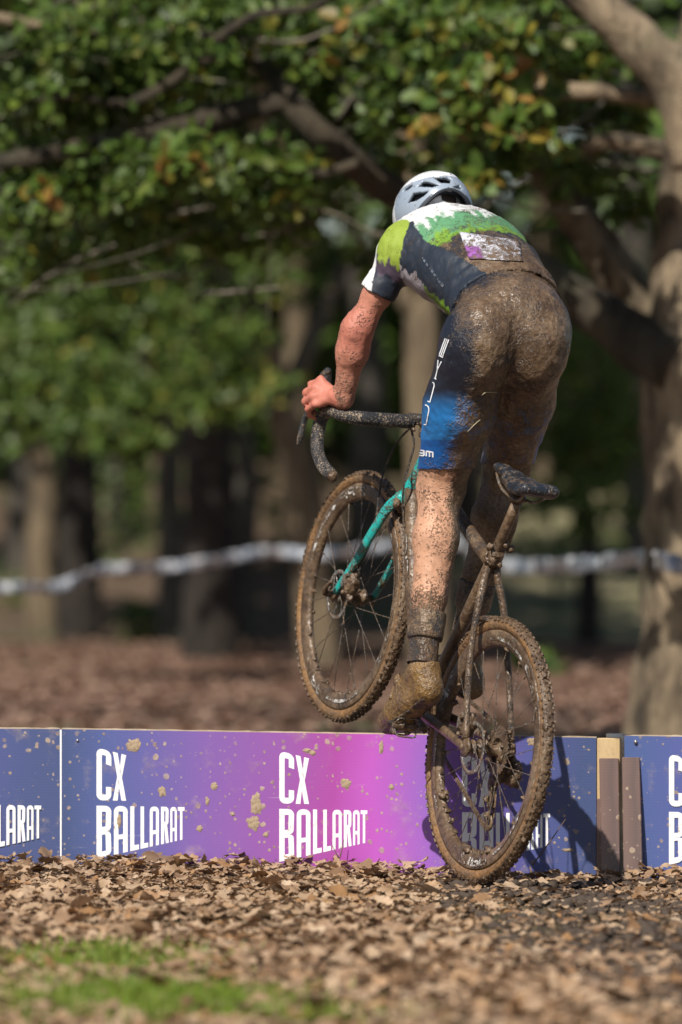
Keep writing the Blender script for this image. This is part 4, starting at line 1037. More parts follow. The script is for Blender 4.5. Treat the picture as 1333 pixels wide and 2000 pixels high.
# cranks, pedals, chainring
part('chainring', MB().lathe([(.083, -.044), (.083, -.0405), (.068, -.0405), (.068, -.044)], BB, 80), M_STEEL)
sp_ = MB()
for i in range(5):
    a = 2*math.pi*i/5; sp_.tube([BB+Vector((.01*math.cos(a), -.043, .01*math.sin(a))), BB+Vector((.072*math.cos(a), -.0425, .072*math.sin(a)))], [.010, .006], 8, True, (Vector((0, 1, 0)), .4))
part('chainring_spider', sp_, M_HUB)
CR = .172
cl_dir = Vector((-.995, 0, .03)).normalized()
for s, nm in ((1, -1), (-1, 1)):
    e = BB+Vector((0, s*.062, 0)); t = e+cl_dir*(CR if s > 0 else -CR)+Vector((0, s*.010, 0))
    part('crank_arm', MB().tube([e-Vector((0, s*.012, 0)), e, e.lerp(t, .5), t, t+(t-e).normalized()*.012], [.019, .017, .0135, .013, .008], 14, True, (Vector((0, 1, 0)), .62), steps=4), M_FRAME2)
    c_ = t+Vector((0, s*.058, 0)); pd_ = empty('pedal'); pd_.parent = bike; pd_.location = c_
    MB().tube([(0, -s*.06, 0), (0, s*.034, 0)], [.0085, .0065], 10).build('spindle', M_STEEL, pd_)
    MB().lathe([(.011, -.032), (.014, -.02), (.011, 0), (.014, .02), (.010, .034)], n=16, closed=False).build('pedal_body', M_HUB, pd_)
    bl = MB()
    for q in range(4):
        a = math.pi/2*q+.5; u = Vector((math.cos(a), 0, math.sin(a)))
        bl.tube([u*.008+Vector((0, -.030, 0)), u*.032+Vector((0, -.026, 0)), u*.035, u*.032+Vector((0, .026, 0)), u*.008+Vector((0, .030, 0))], .0024, 6, steps=3)
    bl.build('cage_loops', M_STEEL, pd_)
    mm = MB()
    for q in range(8): mm.lump((random.gauss(0, .015), random.gauss(0, .02), random.gauss(0, .01)), random.uniform(.005, .012), q+s, 5, .8)
    o = mm.build('pedal_mud', M_MUD, pd_); o['kind'] = 'stuff'
PED_L = BB+Vector((0, .130, 0))+cl_dir*CR; PED_R = BB+Vector((0, -.130, 0))-cl_dir*CR
# derailleur and chain
JW = Vector((-.028, -.046, -.192)); GP = Vector((.014, -.046, -.098))
dr_ = empty('derailleur'); dr_.parent = bike; dr_.location = (-.02, -.078, -.05)
dl = dr_.location
MB().lump((0, 0, 0), (.040, .022, .034), 9, 9, .45).build('body', M_MUD, dr_)
MB().tube([Vector((.0, -.066, -.005))-dl, Vector((-.012, -.074, -.035))-dl, Vector((.006, -.060, -.085))-dl], [.010, .012, .011], 10, steps=4).build('linkage', M_HUB, dr_)
cg = MB()
for y in (-.053, -.040): cg.tube([Vector((GP.x, y, GP.z))-dl, Vector(((GP.x+JW.x)/2-.01, y, (GP.z+JW.z)/2))-dl, Vector((JW.x, y, JW.z))-dl], [.012, .008, .012], 8, True, (Vector((0, 1, 0)), .15), steps=3)
cg.build('cage', M_HUB, dr_)
for c_ in (GP, JW): MB().lathe([(.022, -.003), (.022, .003), (.006, .003), (.006, -.003)], c_-dl, 22, True, .003).build('jockey_wheel', M_MUD, dr_)
mm = MB()
for q in range(18): mm.lump(GP.lerp(JW, random.random())-dl+Vector((random.gauss(0, .006), random.gauss(0, .006), 0)), random.uniform(.004, .009), q, 5, .8)
o = mm.build('derailleur_mud', M_MUD, dr_); o['kind'] = 'stuff'
def links(a, b):
    ch = MB(); n_ = max(2, int((b-a).length/.0085)); d = (b-a).normalized(); M = Matrix((d, Vector((0, 1, 0)), d.cross(Vector((0, 1, 0))))).transposed()
    for i in range(n_): ch.box(a.lerp(b, (i+.5)/n_), (.0098, .0085 if i % 2 else .0066, .0092 if i % 2 else .0078), M)
    part('chain_run', ch, M_CHAIN, smooth=False)
links(JW+Vector((.0, 0, -.022)), BB+Vector((0, -.043, -.080))); links(Vector((.01, -.036, .052)), BB+Vector((0, -.043, .080))); links(GP+Vector((-.022, 0, 0)), Vector((-.045, -.038, -.02)))
# brake calipers
for nm, c_, rot in (('rear', Vector((.055, .062, .040)), 0), ('front', Vector((.950, .058, .060)), 1)):
    cal = empty('brake_caliper'); cal.parent = bike; cal.location = c_
    MB().lump((0, -.012, 0), (.026, .020, .034), 3+rot, 9, .35).build('body', M_MUD, cal)
    MB().tube([(.012, .006, -.02), (.012, .010, .02)], .006, 10).build('piston_cover', M_STEEL, cal)
    for z in (-.026, .026): MB().lump((0, .008, z), (.006, .006, .006), 4, 6, .1).build('bolt', M_STEEL, cal)
    mm = MB()
    for q in range(14): mm.lump((random.gauss(0, .014), random.gauss(-.008, .012), random.gauss(0, .02)), random.uniform(.005, .011), q+rot, 6, .8)
    o = mm.build('caliper_mud', M_MUD, cal); o['kind'] = 'stuff'
part('thru_axle_lever', MB().tube([(WB, .066, 0), (WB+.004, .083, .0), (WB-.008, .090, .022), (WB-.022, .086, .045)], [.010, .0095, .006, .0045], 10, steps=4), M_MUD)
# stem, bar, hoods, levers, hoses
SB = HT+(HT-HB).normalized()*.052; BC = Vector((.885, 0, .578))
part('stem', MB().tube([SB-Vector((.018, 0, .0)), SB, SB.lerp(BC, .5), BC], [.016, .019, .0165, .020], 16, steps=4, wob=.1), M_FRAME)
sm_ = MB()
for i in range(60): sm_.lump(SB.lerp(BC, random.random())+Vector((random.gauss(0, .012), random.gauss(0, .018), random.gauss(.004, .012))), random.uniform(.003, .008), i+9, 5, .8)
o = part('stem_mud', sm_, M_MUD); o['kind'] = 'stuff'
hb_ = empty('handlebar'); hb_.parent = bike; hb_.location = BC
def K(x, y, z): return Vector((x, y, z-.012-.10*y))   # bar turned a little, left side lower
def hbp(s):
    return [K(*p) for p in [(.885, s*.03, .585), (.887, s*.12, .586), (.892, s*.185, .587), (.915, s*.228, .587), (.958, s*.243, .583), (.985, s*.247, .560), (.987, s*.250, .520), (.960, s*.254, .478), (.915, s*.256, .455), (.86, s*.257, .448), (.815, s*.257, .450)]]
MB().tube([(0, -.045, 0), (0, .045, 0)], .0159, 16).build('clamp_area', M_RUB, hb_)
for s in (1, -1):
    P = [Vector(p)-BC for p in hbp(s)]
    tp = MB().tube(P, [.0185, .0195, .0190, .0188, .0185, .0185, .0182, .0182, .0182, .0180, .0175], 16, steps=7, wob=.10, seed=s*2).build('bar_tape', M_TAPE, hb_)
    hd = SDF()
    hd.chain([(K(.955, s*.243, .588), .017), (K(.990, s*.246, .606), .0178), (K(1.020, s*.248, .622), .0165), (K(1.038, s*.248, .648), .0135), (K(1.034, s*.247, .668), .0105)], .014)
    hd.rc(K(1.02, s*.25, .605), K(1.032, s*.253, .585), .013, .010, .012)
    V, Q = hd.mesh(.0035); np_mesh('brake_hood', V-np.array(BC), Q, M_RUB, hb_)
    lv = MB().tube([K(*p)-BC for p in ((1.036, s*.252, .600), (1.052, s*.262, .560), (1.046, s*.270, .510), (1.030, s*.276, .472), (1.022, s*.279, .452))], [.008, .0085, .009, .009, .005], 12, True, (Vector((.9, 0, .3)).normalized(), .5), steps=5)
    lv.build('brake_lever', M_RUB, hb_)
    MB().lump(K(.806, s*.257, .450)-BC, .0155, 8+s, 7, .3).build('end_plug', M_MUD, hb_)
for pts in ([W(806, 832, 15.42), W(778, 862, 15.50), W(752, 915, 15.52), W(741, 965, 15.50), W(737, 1000, 15.46), W(728, 1050, 15.50), W(700, 1110, 15.56)],
            [W(803, 836, 15.40), W(809, 868, 15.36), W(800, 905, 15.34), W(790, 945, 15.33), W(787, 985, 15.36), W(790, 1030, 15.35)]):
    part('brake_hose', MB().tube([BMI @ p for p in pts], .0030, 8, steps=8, wob=.3), M_RUB)

# ------------------------------------------------------------------ rider
PB = Vector((.25, 15.05, .42))
person = empty('person', PB)
tag(person, 'mud spattered cyclist in green and navy jersey standing on the pedals', 'person')
lat = np.array(Vector((-.92, -.39, .02)).normalized())        # rider's left
S = SDF()
def v3(*a): return np.array(a, float)
spine = [(v3(.452, 14.905, 1.475), (.150, .118)), (v3(.425, 15.02, 1.548), (.135, .103)), (v3(.378, 15.12, 1.612), (.148, .110)), (v3(.330, 15.22, 1.660), (.165, .116)), (v3(.296, 15.305, 1.698), (.158, .098)), (v3(.272, 15.385, 1.735), (.075, .068))]
for (a, da), (b, db) in zip(spine[:-1], spine[1:]): S.sw(a, b, da, db, lat, .045, 'torso')
cen = spine[0][0]
def hipj(s): return cen+lat*(.086 if s > 0 else -.062)+v3(-.012, -.035, -.055)
KN_L = v3(*W(862, 948, 15.02)); AN_L = v3(*W(826, 1288, 14.90))
KN_R = v3(*W(990, 915, 15.20)); AN_R = v3(.338, 15.262, .672)
for s, kn, an, tg in ((1, KN_L, AN_L, 'legL'), (-1, KN_R, AN_R, 'legR')):
    h = hipj(s)
    S.el(h+v3(0, -.012, -.005)+lat*s*.002, (.080, .092, .116), [lat, v3(.39, -.92, 0), v3(0, 0, 1)], .04, 'hip')
    ex = .006 if s > 0 else 0; S.rc(h+lat*ex, h+(kn-h)*.45+lat*ex, .088+ex*.5, .085+ex*.7, .04, tg); S.rc(h+(kn-h)*.45+lat*ex, kn, .084+ex*.7, .061, .03, tg)
    S.el(kn+v3(0, .02, 0), (.050, .050, .06), np.eye(3), .03, tg)
    ca = kn+(an-kn)*.30; back = v3(.0, -.9, -.2)*.010
    S.rc(kn, ca+back, .054, .0565, .03, tg); S.rc(ca+back, kn+(an-kn)*.64, .0565, .0455, .03, tg); S.rc(kn+(an-kn)*.64, an, .0445, .035, .02, tg)
    leg_d = (an-kn)/np.linalg.norm(an-kn); bk = v3(.15, -.98, 0)
    for sd_ in (1, -1):                                    # two heads of the calf, tendons behind the knee
        S.el(kn+(an-kn)*(.27 if sd_ > 0 else .31)+bk*.026+lat*sd_*.021, (.027, .030, .085), [lat, bk, leg_d], .012, tg)
        S.rc(kn-leg_d*.10+bk*.050+lat*sd_*.028, kn+leg_d*.03+bk*.036+lat*sd_*.034, .013, .011, .016, tg)
SH_L = spine[4][0]+lat*.155+v3(.01, -.03, -.022); SH_R = spine[4][0]-lat*.155+v3(0, .01, -.03)
EL_L = v3(*W(697, 645, 15.245)); WR_L = v3(*(BM @ K(.925, .232, .630)))
EL_R = v3(.475, 15.40, 1.44); WR_R = v3(*(BM @ K(.925, -.225, .628)))
for s, sh, el, wr, tg in ((1, SH_L, EL_L, WR_L, 'armL'), (-1, SH_R, EL_R, WR_R, 'armR')):
    S.el(sh, (.056, .054, .062), np.eye(3), .05, tg)
    S.rc(sh, sh+(el-sh)*.5, .041, .0365, .035, tg); S.rc(sh+(el-sh)*.5, el, .0355, .036, .03, tg)
    m = el+(wr-el)*.3; S.rc(el, m, .0365, .039, .04, tg); S.rc(m, wr, .038, .027, .03, tg)
    # hand on the brake hood
    tgh = 'hand'
    def hp(x, y, z): return v3(*(BM @ K(x, s*y, z)))
    palm0 = hp(.945, .250, .628)
    S.rc(wr, palm0, .027, .025, .015, tgh)
    mcp = [hp(1.002, .274, .652), hp(.992, .289, .634), hp(.978, .294, .615), hp(.962, .290, .598)]
    for q in mcp: S.rc(palm0, q, .0175, .0128, .005, tgh)
    pip = [hp(1.030, .286, .630), hp(1.022, .298, .608), hp(1.006, .301, .588), hp(.986, .297, .573)]
    dip = [hp(1.042, .272, .604), hp(1.034, .280, .582), hp(1.016, .282, .563), hp(.994, .280, .551)]
    tip = [hp(1.034, .254, .592), hp(1.026, .260, .570), hp(1.008, .262, .553), hp(.988, .262, .544)]
    for a, b, c_, d, rr in zip(mcp, pip, dip, tip, (.0105, .011, .0105, .009)):
        S.rc(a, b, rr*1.12, rr, .006, tgh); S.rc(b, c_, rr, rr*.92, .004, tgh); S.rc(c_, d, rr*.92, rr*.78, .004, tgh)
    S.rc(palm0, hp(.975, .222, .634), .019, .014, .012, tgh); S.rc(hp(.975, .222, .634), hp(1.003, .217, .628), .0125, .0105, .006, tgh); S.rc(hp(1.003, .217, .628), hp(1.024, .222, .610), .0105, .008, .004, tgh)
# head
HC = v3(.250, 15.490, 1.775); fd = v3(-.37, .90, -.20); fd /= np.linalg.norm(fd); hl = v3(-.92, -.39, 0); hl -= fd*(hl@fd); hl /= np.linalg.norm(hl); hu = np.cross(fd, hl)
hu = hu if hu[2] > 0 else -hu
AX = [fd, hl, hu]
def hd_(f, l, u): return HC+fd*f+hl*l+hu*u
S.rc(spine[5][0], hd_(-.02, 0, -.05), .060, .058, .04, 'head')
S.el(HC+hu*.01, (.098, .076, .100), AX, .02, 'head'); S.el(hd_(.03, 0, -.06), (.066, .056, .062), AX, .03, 'head')
S.rc(hd_(.062, 0, -.105), hd_(.05, 0, -.095), .022, .03, .02, 'head')
S.rc(hd_(.094, 0, .0), hd_(.114, 0, -.040), .009, .014, .012, 'head'); S.rc(hd_(.098, -.018, -.072), hd_(.098, .018, -.072), .008, .008, .008, 'head')
S.rc(hd_(.092, -.035, .020), hd_(.092, .035, .020), .010, .010, .015, 'head')
for s in (1, -1): S.el(hd_(-.005, s*.078, -.025), (.020, .008, .032), AX, .008, 'head')
V, Q = S.mesh(.0046, 2)
Nn = normals(V, Q); V = V+Nn*(.0022*nz(V*np.array([1, 1, .35]), 34, 12)+.0012*nz(V, 70, 2))[:, None]   # muscle and tendon relief
TAGS = ['torso', 'hip', 'legL', 'legR', 'armL', 'armR', 'hand', 'head']
D = np.full((len(TAGS), len(V)), 9.0)
for p in S.p:
    j = TAGS.index(p[-1]); D[j] = np.minimum(D[j], SDF.dist(p, V))
LB = D.argmin(0)
def is_(*t): return np.isin(LB, [TAGS.index(x) for x in t])
N = normals(V, Q)
PX = 666.5+V[:, 0]/V[:, 1]*FPX; PY = HORIZ+(CAM_H-V[:, 2])/V[:, 1]*FPX
def sst(x, a, b): t = np.clip((x-a)/(b-a), 0, 1); return t*t*(3-2*t)
# skin: colour varies over elbows, knuckles, calves; mud from the wheels on the legs
ns = nz(V, 14, 3)
skin = np.array([s2l(178, 124, 102)[:3]]).repeat(len(V), 0)
legm = is_('legL', 'legR')[:, None]; skin = np.where(legm, np.array([s2l(190, 144, 116)[:3]]), skin)
red = np.exp(-((np.linalg.norm(V-EL_L, axis=1)/.07)**2))*.6+is_('hand')*.55+is_('armL', 'armR')*.12
skin = skin*(1-red[:, None])+red[:, None]*np.array([s2l(190, 104, 90)[:3]])
skin = skin*(1+.16*ns[:, None]+.10*nz(V, 55, 1)[:, None]); skin = np.concatenate([np.clip(skin, 0, 1), np.ones((len(V), 1))], 1)
legx = (V-KN_L)@lat
mud = np.where(is_('legL'), .44+.60*sst(-legx, -.022, .022)+.35*sst(AN_L[2]+.16-V[:, 2], -.08, .06)-.1*sst(legx, .0, .04), 0)
mud = np.where(is_('legR'), .93, mud); mud = np.where(is_('armL', 'armR'), .24+.20*sst(1.50-V[:, 2], 0, .15), mud); mud = np.where(is_('hand'), .16, mud)
mud = mud+.10*nz(V, 6, 9)
M_SKIN = muddy('skin', (.5, .3, .2), .58, 0, 0, attr_col=True, attr_mud=True, sc=1.5, crisp=8, bumpd=.003, fw=.6)
M_SKIN.node_tree.nodes['Principled BSDF'].inputs['Subsurface Weight'].default_value = .04
M_SKIN.node_tree.nodes['Principled BSDF'].inputs['Subsurface Radius'].default_value = (.01, .004, .002)
np_mesh('body', V-np.array(PB), Q, M_SKIN, person, True, {'Col': skin, 'mud': np.clip(mud, 0, 1)})

# ---- garments cut from the body's surface and lifted off it
def garment(name, f, lift, mat, colfn, folds, rimd=.006):
    gv, gq, used = cut(V, Q, f); gn = N[used]
    gv = laplace(gv, gq, .3)
    gv = gv+gn*lift[used][:, None]+gn*folds(gv)[:, None]
    c_, m_ = colfn(gv, used)
    n2 = normals(gv, gq); v2, q2, bv = rim(gv, gq, n2, rimd)
    c_ = np.concatenate([c_, c_[bv]]); m_ = np.concatenate([m_, m_[bv]])
    return np_mesh(name, v2-np.array(PB), q2, mat, person, True, {'Col': c_, 'mud': np.clip(m_, 0, 1)}), gv, gq
ax_t = spine[2][0]-spine[0][0]; ax_t /= np.linalg.norm(ax_t)
WAIST = v3(.440, 14.97, 1.515)
sw_ = (V-WAIST)@ax_t                                        # along the spine, 0 at the jersey hem
arms = is_('armL', 'armR', 'hand', 'head')
hemL = (V[:, 2]-W(862, 915, 14.98).z)+.02*legx; hemR = V[:, 2]-W(992, 905, 15.18).z
leftside = D[TAGS.index('legL')] < D[TAGS.index('legR')]
f_sh = np.minimum(np.where(leftside, hemL, hemR), .05-sw_); f_sh = np.where(arms, -1, f_sh)
def sh_fold(g): return .0014*nz(g, 30, 5)+.0016*nz(g, 18, 8)
def sh_col(g, used):
    px = 666.5+g[:, 0]/g[:, 1]*FPX
    c_ = np.zeros((len(g), 4)); c_[:, 3] = 1
    navy = np.array(s2l(26, 30, 42)[:3]); blue = np.array(s2l(34, 112, 178)[:3]); deep = np.array(s2l(16, 82, 150)[:3])
    t = sst(1.305-g[:, 2], 0, .085)[:, None]; c_[:, :3] = navy*(1-t)+blue*t
    band_ = g[:, 2] < np.where(leftside[used], W(862, 860, 14.97).z, W(1000, 855, 15.1).z)
    c_[band_, :3] = deep
    # mud is thrown up the middle: seat and inner thighs; the outer side of each thigh stays clean
    kn_ = np.where(leftside[used][:, None], KN_L, KN_R); hj = np.where(leftside[used][:, None], hipj(1), hipj(-1))
    tt = np.clip((hj[:, 2]-g[:, 2])/(hj[:, 2]-kn_[:, 2]), 0, 1)[:, None]; axp = hj+(kn_-hj)*tt
    out = ((g-axp)@lat)*np.where(leftside[used], 1, -1)     # + outwards
    back = -((g-axp)@np.array([-.39, .92, 0]))
    hi = sst(g[:, 2], 1.30, 1.42)*.028; m_ = 1.0-.90*sst(out-hi, .004, .086)-.36*sst(-back, .0, .08)
    m_ = np.where(~leftside[used], np.maximum(m_, .97-.9*sst(out, .078, .115)), m_)
    m_ = m_+.22*nz(g, 11, 2)-.16*sst((g-WAIST)@ax_t, -.075, -.01)
    gap = np.exp(-(((g-v3(*W(990, 700, 14.78)))@lat/.05)**2))*np.exp(-((g[:, 2]-1.375)/.020)**2)
    m_ = np.where(~leftside[used], m_-.85*sst(out, .030, .052)*sst(1.205-g[:, 2], 0, .05), m_)
    return c_, m_-.35*gap
lift = np.full(len(V), .0038)
M_SHORT = muddy('lycra_shorts', (.03, .03, .04), .42, 0, 0, attr_col=True, attr_mud=True, sc=1.3, crisp=4.5, bumpd=.0035, wet=.27, fw=.5)
sh_o, shV, shQ = garment('shorts', f_sh, lift, M_SHORT, sh_col, sh_fold)
# jersey
slv = SH_L+(EL_L-SH_L)*.53; dirL = (EL_L-SH_L)/np.linalg.norm(EL_L-SH_L); slvR = SH_R+(EL_R-SH_R)*.6; dirR = (EL_R-SH_R)/np.linalg.norm(EL_R-SH_R)
f_j = np.where(is_('armL'), (slv-V)@dirL, np.where(is_('armR'), (slvR-V)@dirR, np.where(is_('hand', 'legL', 'legR'), -1, sw_)))
f_j = np.where(is_('head', 'torso'), np.minimum(sw_, (spine[5][0]-V)@fd+.015), f_j); f_j = np.where(is_('hip'), sw_, f_j)
def j_fold(g):
    s = (g-WAIST)@ax_t
    return .0024*nz(g, 16, 4)+.0035*np.exp(-(s/.02)**2)+.003*np.sin(s*130+3*nz(g, 6, 1))*np.exp(-((s-.07)/.05)**2)
sp0 = spine[0][0]
def j_col(g, used):
    navy = np.array(s2l(30, 38, 52)[:3]); c_ = np.zeros((len(g), 4)); c_[:, 3] = 1; c_[:, :3] = navy
    s = (g-WAIST)@ax_t; q = (g-sp0)@lat
    # spine line for the lateral offset
    up_ = v3(.17, -.42, .89); ctr = np.array([WAIST+ax_t*x for x in s]); q = (g-ctr)@lat; dz = (g-ctr)@up_
    ang = np.degrees(np.arctan2(q, dz))                      # 0 = mid back, + = left side, 90 = left flank
    rag = .026*nz(np.stack([q*3.2, s*.55, dz*0], 1), 26, 6, 4)+.010*nz(g, 90, 2, 2)+.012*nz(g, 20, 7, 2)
    white = np.array([.70, .70, .70]); lime = np.array(s2l(112, 152, 44)[:3]); mint = np.array(s2l(86, 140, 100)[:3])
    arm_ = is_('armL', 'armR')[used]
    e = s+rag-.00006*np.maximum(0, np.abs(ang)-20)**1.6*0-.02*np.clip(-ang/40, 0, 1.5)
    lim = .198; wh = .325
    t = sst(e, lim, lim+.006)[:, None]; c_[:, :3] = c_[:, :3]*(1-t)+lime*t
    t = sst(e+.6*rag, lim+.028, lim+.070)[:, None]; c_[:, :3] = c_[:, :3]*(1-t)+mint*t
    t = sst(e+1.1*rag, wh-.02, wh+.03)[:, None]; c_[:, :3] = c_[:, :3]*(1-t)+white*t
    # navy mesh panel down the flank
    fl = (ang > 70-6*np.clip((.25-s)/.05, 0, 5)) & (s < .37) & ~arm_
    c_[fl, :3] = np.array(s2l(30, 40, 54)[:3])
    low = (ang > 101+8*rag/.03) & (s > .10) & ~arm_; c_[low, :3] = np.array(s2l(168, 160, 168)[:3])
    lo2 = (ang > 101+8*rag/.03) & (ang < 116+5*rag/.03) & (s < .19) & (s > .04) & ~arm_; c_[lo2, :3] = lime
    # sleeve: lime shoulder, dark muddy plum below, navy cuff, white front
    a = (g-SH_L)@dirL; aR = (g-SH_R)@dirR; a = np.where(is_('armL')[used], a, aR); a2 = a+.9*rag
    plum = np.array(s2l(74, 62, 78)[:3]); yl = np.array(s2l(138, 158, 56)[:3])
    t = sst(a2, .030, .036)[:, None]; sc_ = yl*(1-t)+plum*t; t = sst(a2, .068, .074)[:, None]; sc_ = sc_*(1-t)+navy*t
    fr = ((g-SH_L)@np.array([-.8, .6, 0]) > .046)[:, None]; sc_ = np.where(fr & is_('armL')[used][:, None], white, sc_)
    c_[arm_, :3] = sc_[arm_]
    m_ = .40+.46*sst(.14-s, -.05, .09)*sst(70-ang, 0, 36)+.10*nz(g, 8, 4); m_ = np.where(s > .2, .33, m_); m_ = np.where(fl, .16, m_); m_ = np.where(low, .34, m_); m_ = np.where(arm_, .22+.15*sst(a, .02, .06), m_)
    m_ = np.where((ang > 30) & (s > .25), .19, m_)+.08*(~arm_)
    return c_, m_
lift = np.full(len(V), .0075)
M_JERS = muddy('jersey_knit', (.05, .06, .08), .62, 0, 0, attr_col=True, attr_mud=True, sc=2.2, crisp=10, bumpd=.003, wet=.5, fw=.6)
je_o, jV, jQ = garment('jersey', f_j, lift, M_JERS, j_col, j_fold, .008)
bvJ = BVHTree.FromPolygons([Vector(p) for p in jV], [tuple(q) for q in jQ]); bvS = BVHTree.FromPolygons([Vector(p) for p in shV], [tuple(q) for q in shQ])
EYE = Vector((0, 0, CAM_H))
def onto(bv, out):
    def f(px, py):
        h = bv.ray_cast(EYE, (W(px, py, 15)-EYE).normalized())
        if h[0] is None or abs(h[1].dot((h[0]-EYE).normalized())) < .04: return None
        n_ = h[1] if h[1].dot(EYE-h[0]) > 0 else -h[1]
        return h[0]+n_*out-PB
    return f
M_PRINT = muddy('shorts_print', (.78, .80, .84), .5, 0, .12, sc=2)
pl = onto(bvS, .0016); mb = MB()
GL = [[(853, 694), (861, 698)], [(854, 692.5), (865.5, 661)], [(857, 694.5), (868.8, 662)], [(860.3, 696), (872, 663.5)],
      [(844, 738), (848, 741)], [(846, 739), (850, 722), (851.5, 703)], [(850, 722), (858, 706)],
      [(831, 783.5), (835.5, 785.5), (844, 753), (843.4, 748.5), (840.5, 746.5)], [(823.5, 829), (828, 829.5), (833.5, 800), (832.4, 794.5), (829, 791.5), (826, 791)]]
for P in GL: ribbon(mb, dens([(x+5.5, y) for x, y in P]), 2.0, pl)
mb.build('side_lettering', M_PRINT, sh_o).parent = sh_o
mb = MB()
for P in ([(834, 891), (834, 881), (846.5, 883), (846.5, 893)], [(840.2, 882), (840.2, 892)], [(821, 879), (829.5, 880.2), (829.5, 890)], [(829, 885), (821.5, 884.5), (821.5, 889.2), (829, 890)]): ribbon(mb, dens(P), 2.9, pl)
mb.build('hem_lettering', M_PRINT, sh_o)
mb = MB(); pj = onto(bvJ, .0016); rr_ = random.Random(4)
for i in range(17):                                        # worn, unreadable lettering down the flank
    cx, cy = 826+i*2.45, 506+i*3.4; tl = rr_.uniform(.5, 1.15)
    if i in (5, 11): continue
    ribbon(mb, dens([(cx, cy), (cx+2.6*tl, cy-4.5*tl)], 3), .9, pj)
    if i % 2: ribbon(mb, dens([(cx, cy), (cx+1.8, cy+2.4), (cx+3, cy-1.5)], 3), .8, pj)
mb.build('flank_lettering', muddy('flank_print', (.24, .28, .34), .5, 0, .4, sc=3), je_o)
# race number pinned above the hem
nbm = MB(); gx, gy = 20, 9; pn = onto(bvJ, .0045); TL, TRr, BR, BL = (898, 455), (1013, 472), (1021, 512), (917, 507); Vn = []; ok = True
for j in range(gy+1):
    for i in range(gx+1):
        u, v_ = i/gx, j/gy; x = (TL[0]*(1-u)+TRr[0]*u)*(1-v_)+(BL[0]*(1-u)+BR[0]*u)*v_; y = (TL[1]*(1-u)+TRr[1]*u)*(1-v_)+(BL[1]*(1-u)+BR[1]*u)*v_
        Vn.append(pn(x, y))
Fn = [(j*(gx+1)+i, (j+1)*(gx+1)+i, (j+1)*(gx+1)+i+1, j*(gx+1)+i+1) for j in range(gy) for i in range(gx)]
Fn = [q for q in Fn if all(Vn[i] is not None for i in q)]
colr = []
for j in range(gy+1):
    for i in range(gx+1): colr.append(s2l(150, 90, 165) if (i < 6 and j > 4) else s2l(205, 205, 215))
zero = Vector((0, 0, 0)); me = bpy.data.meshes.new('race_number'); me.from_pydata([tuple(p or zero) for p in Vn], [], Fn)
a = me.attributes.new('Col', 'FLOAT_COLOR', 'POINT'); a.data.foreach_set('color', [x for c_ in colr for x in c_])
a = me.attributes.new('mud', 'FLOAT', 'POINT'); a.data.foreach_set('value', [.40+.20*(i % (gx+1))/gx+.10*(i//(gx+1))/gy for i in range(len(Vn))])
bmn = bmesh.new(); bmn.from_mesh(me); bmesh.ops.delete(bmn, geom=[v_ for v_ in bmn.verts if not v_.link_faces], context='VERTS'); bmn.to_mesh(me); bmn.free()
rn = link('race_number', me, muddy('number_cloth', (.7, .7, .7), .5, 0, 0, attr_col=True, attr_mud=True, sc=3.2, crisp=12, bumpd=.002), person)
sm = rn.modifiers.new('thickness', 'SOLIDIFY'); sm.thickness = .0012
# blades of dry grass stuck to the shorts
for P in ([(941, 770), (950, 764), (972, 766)], [(913, 842), (925, 829), (937, 818)]):
    f_ = onto(bvS, .004); q = [f_(*p) for p in P]
    if None not in q: MB().tube(q, [.0007, .0011, .0006], 6, steps=4).build('grass_stalk', plain('straw', (.55, .47, .30), .6), person)

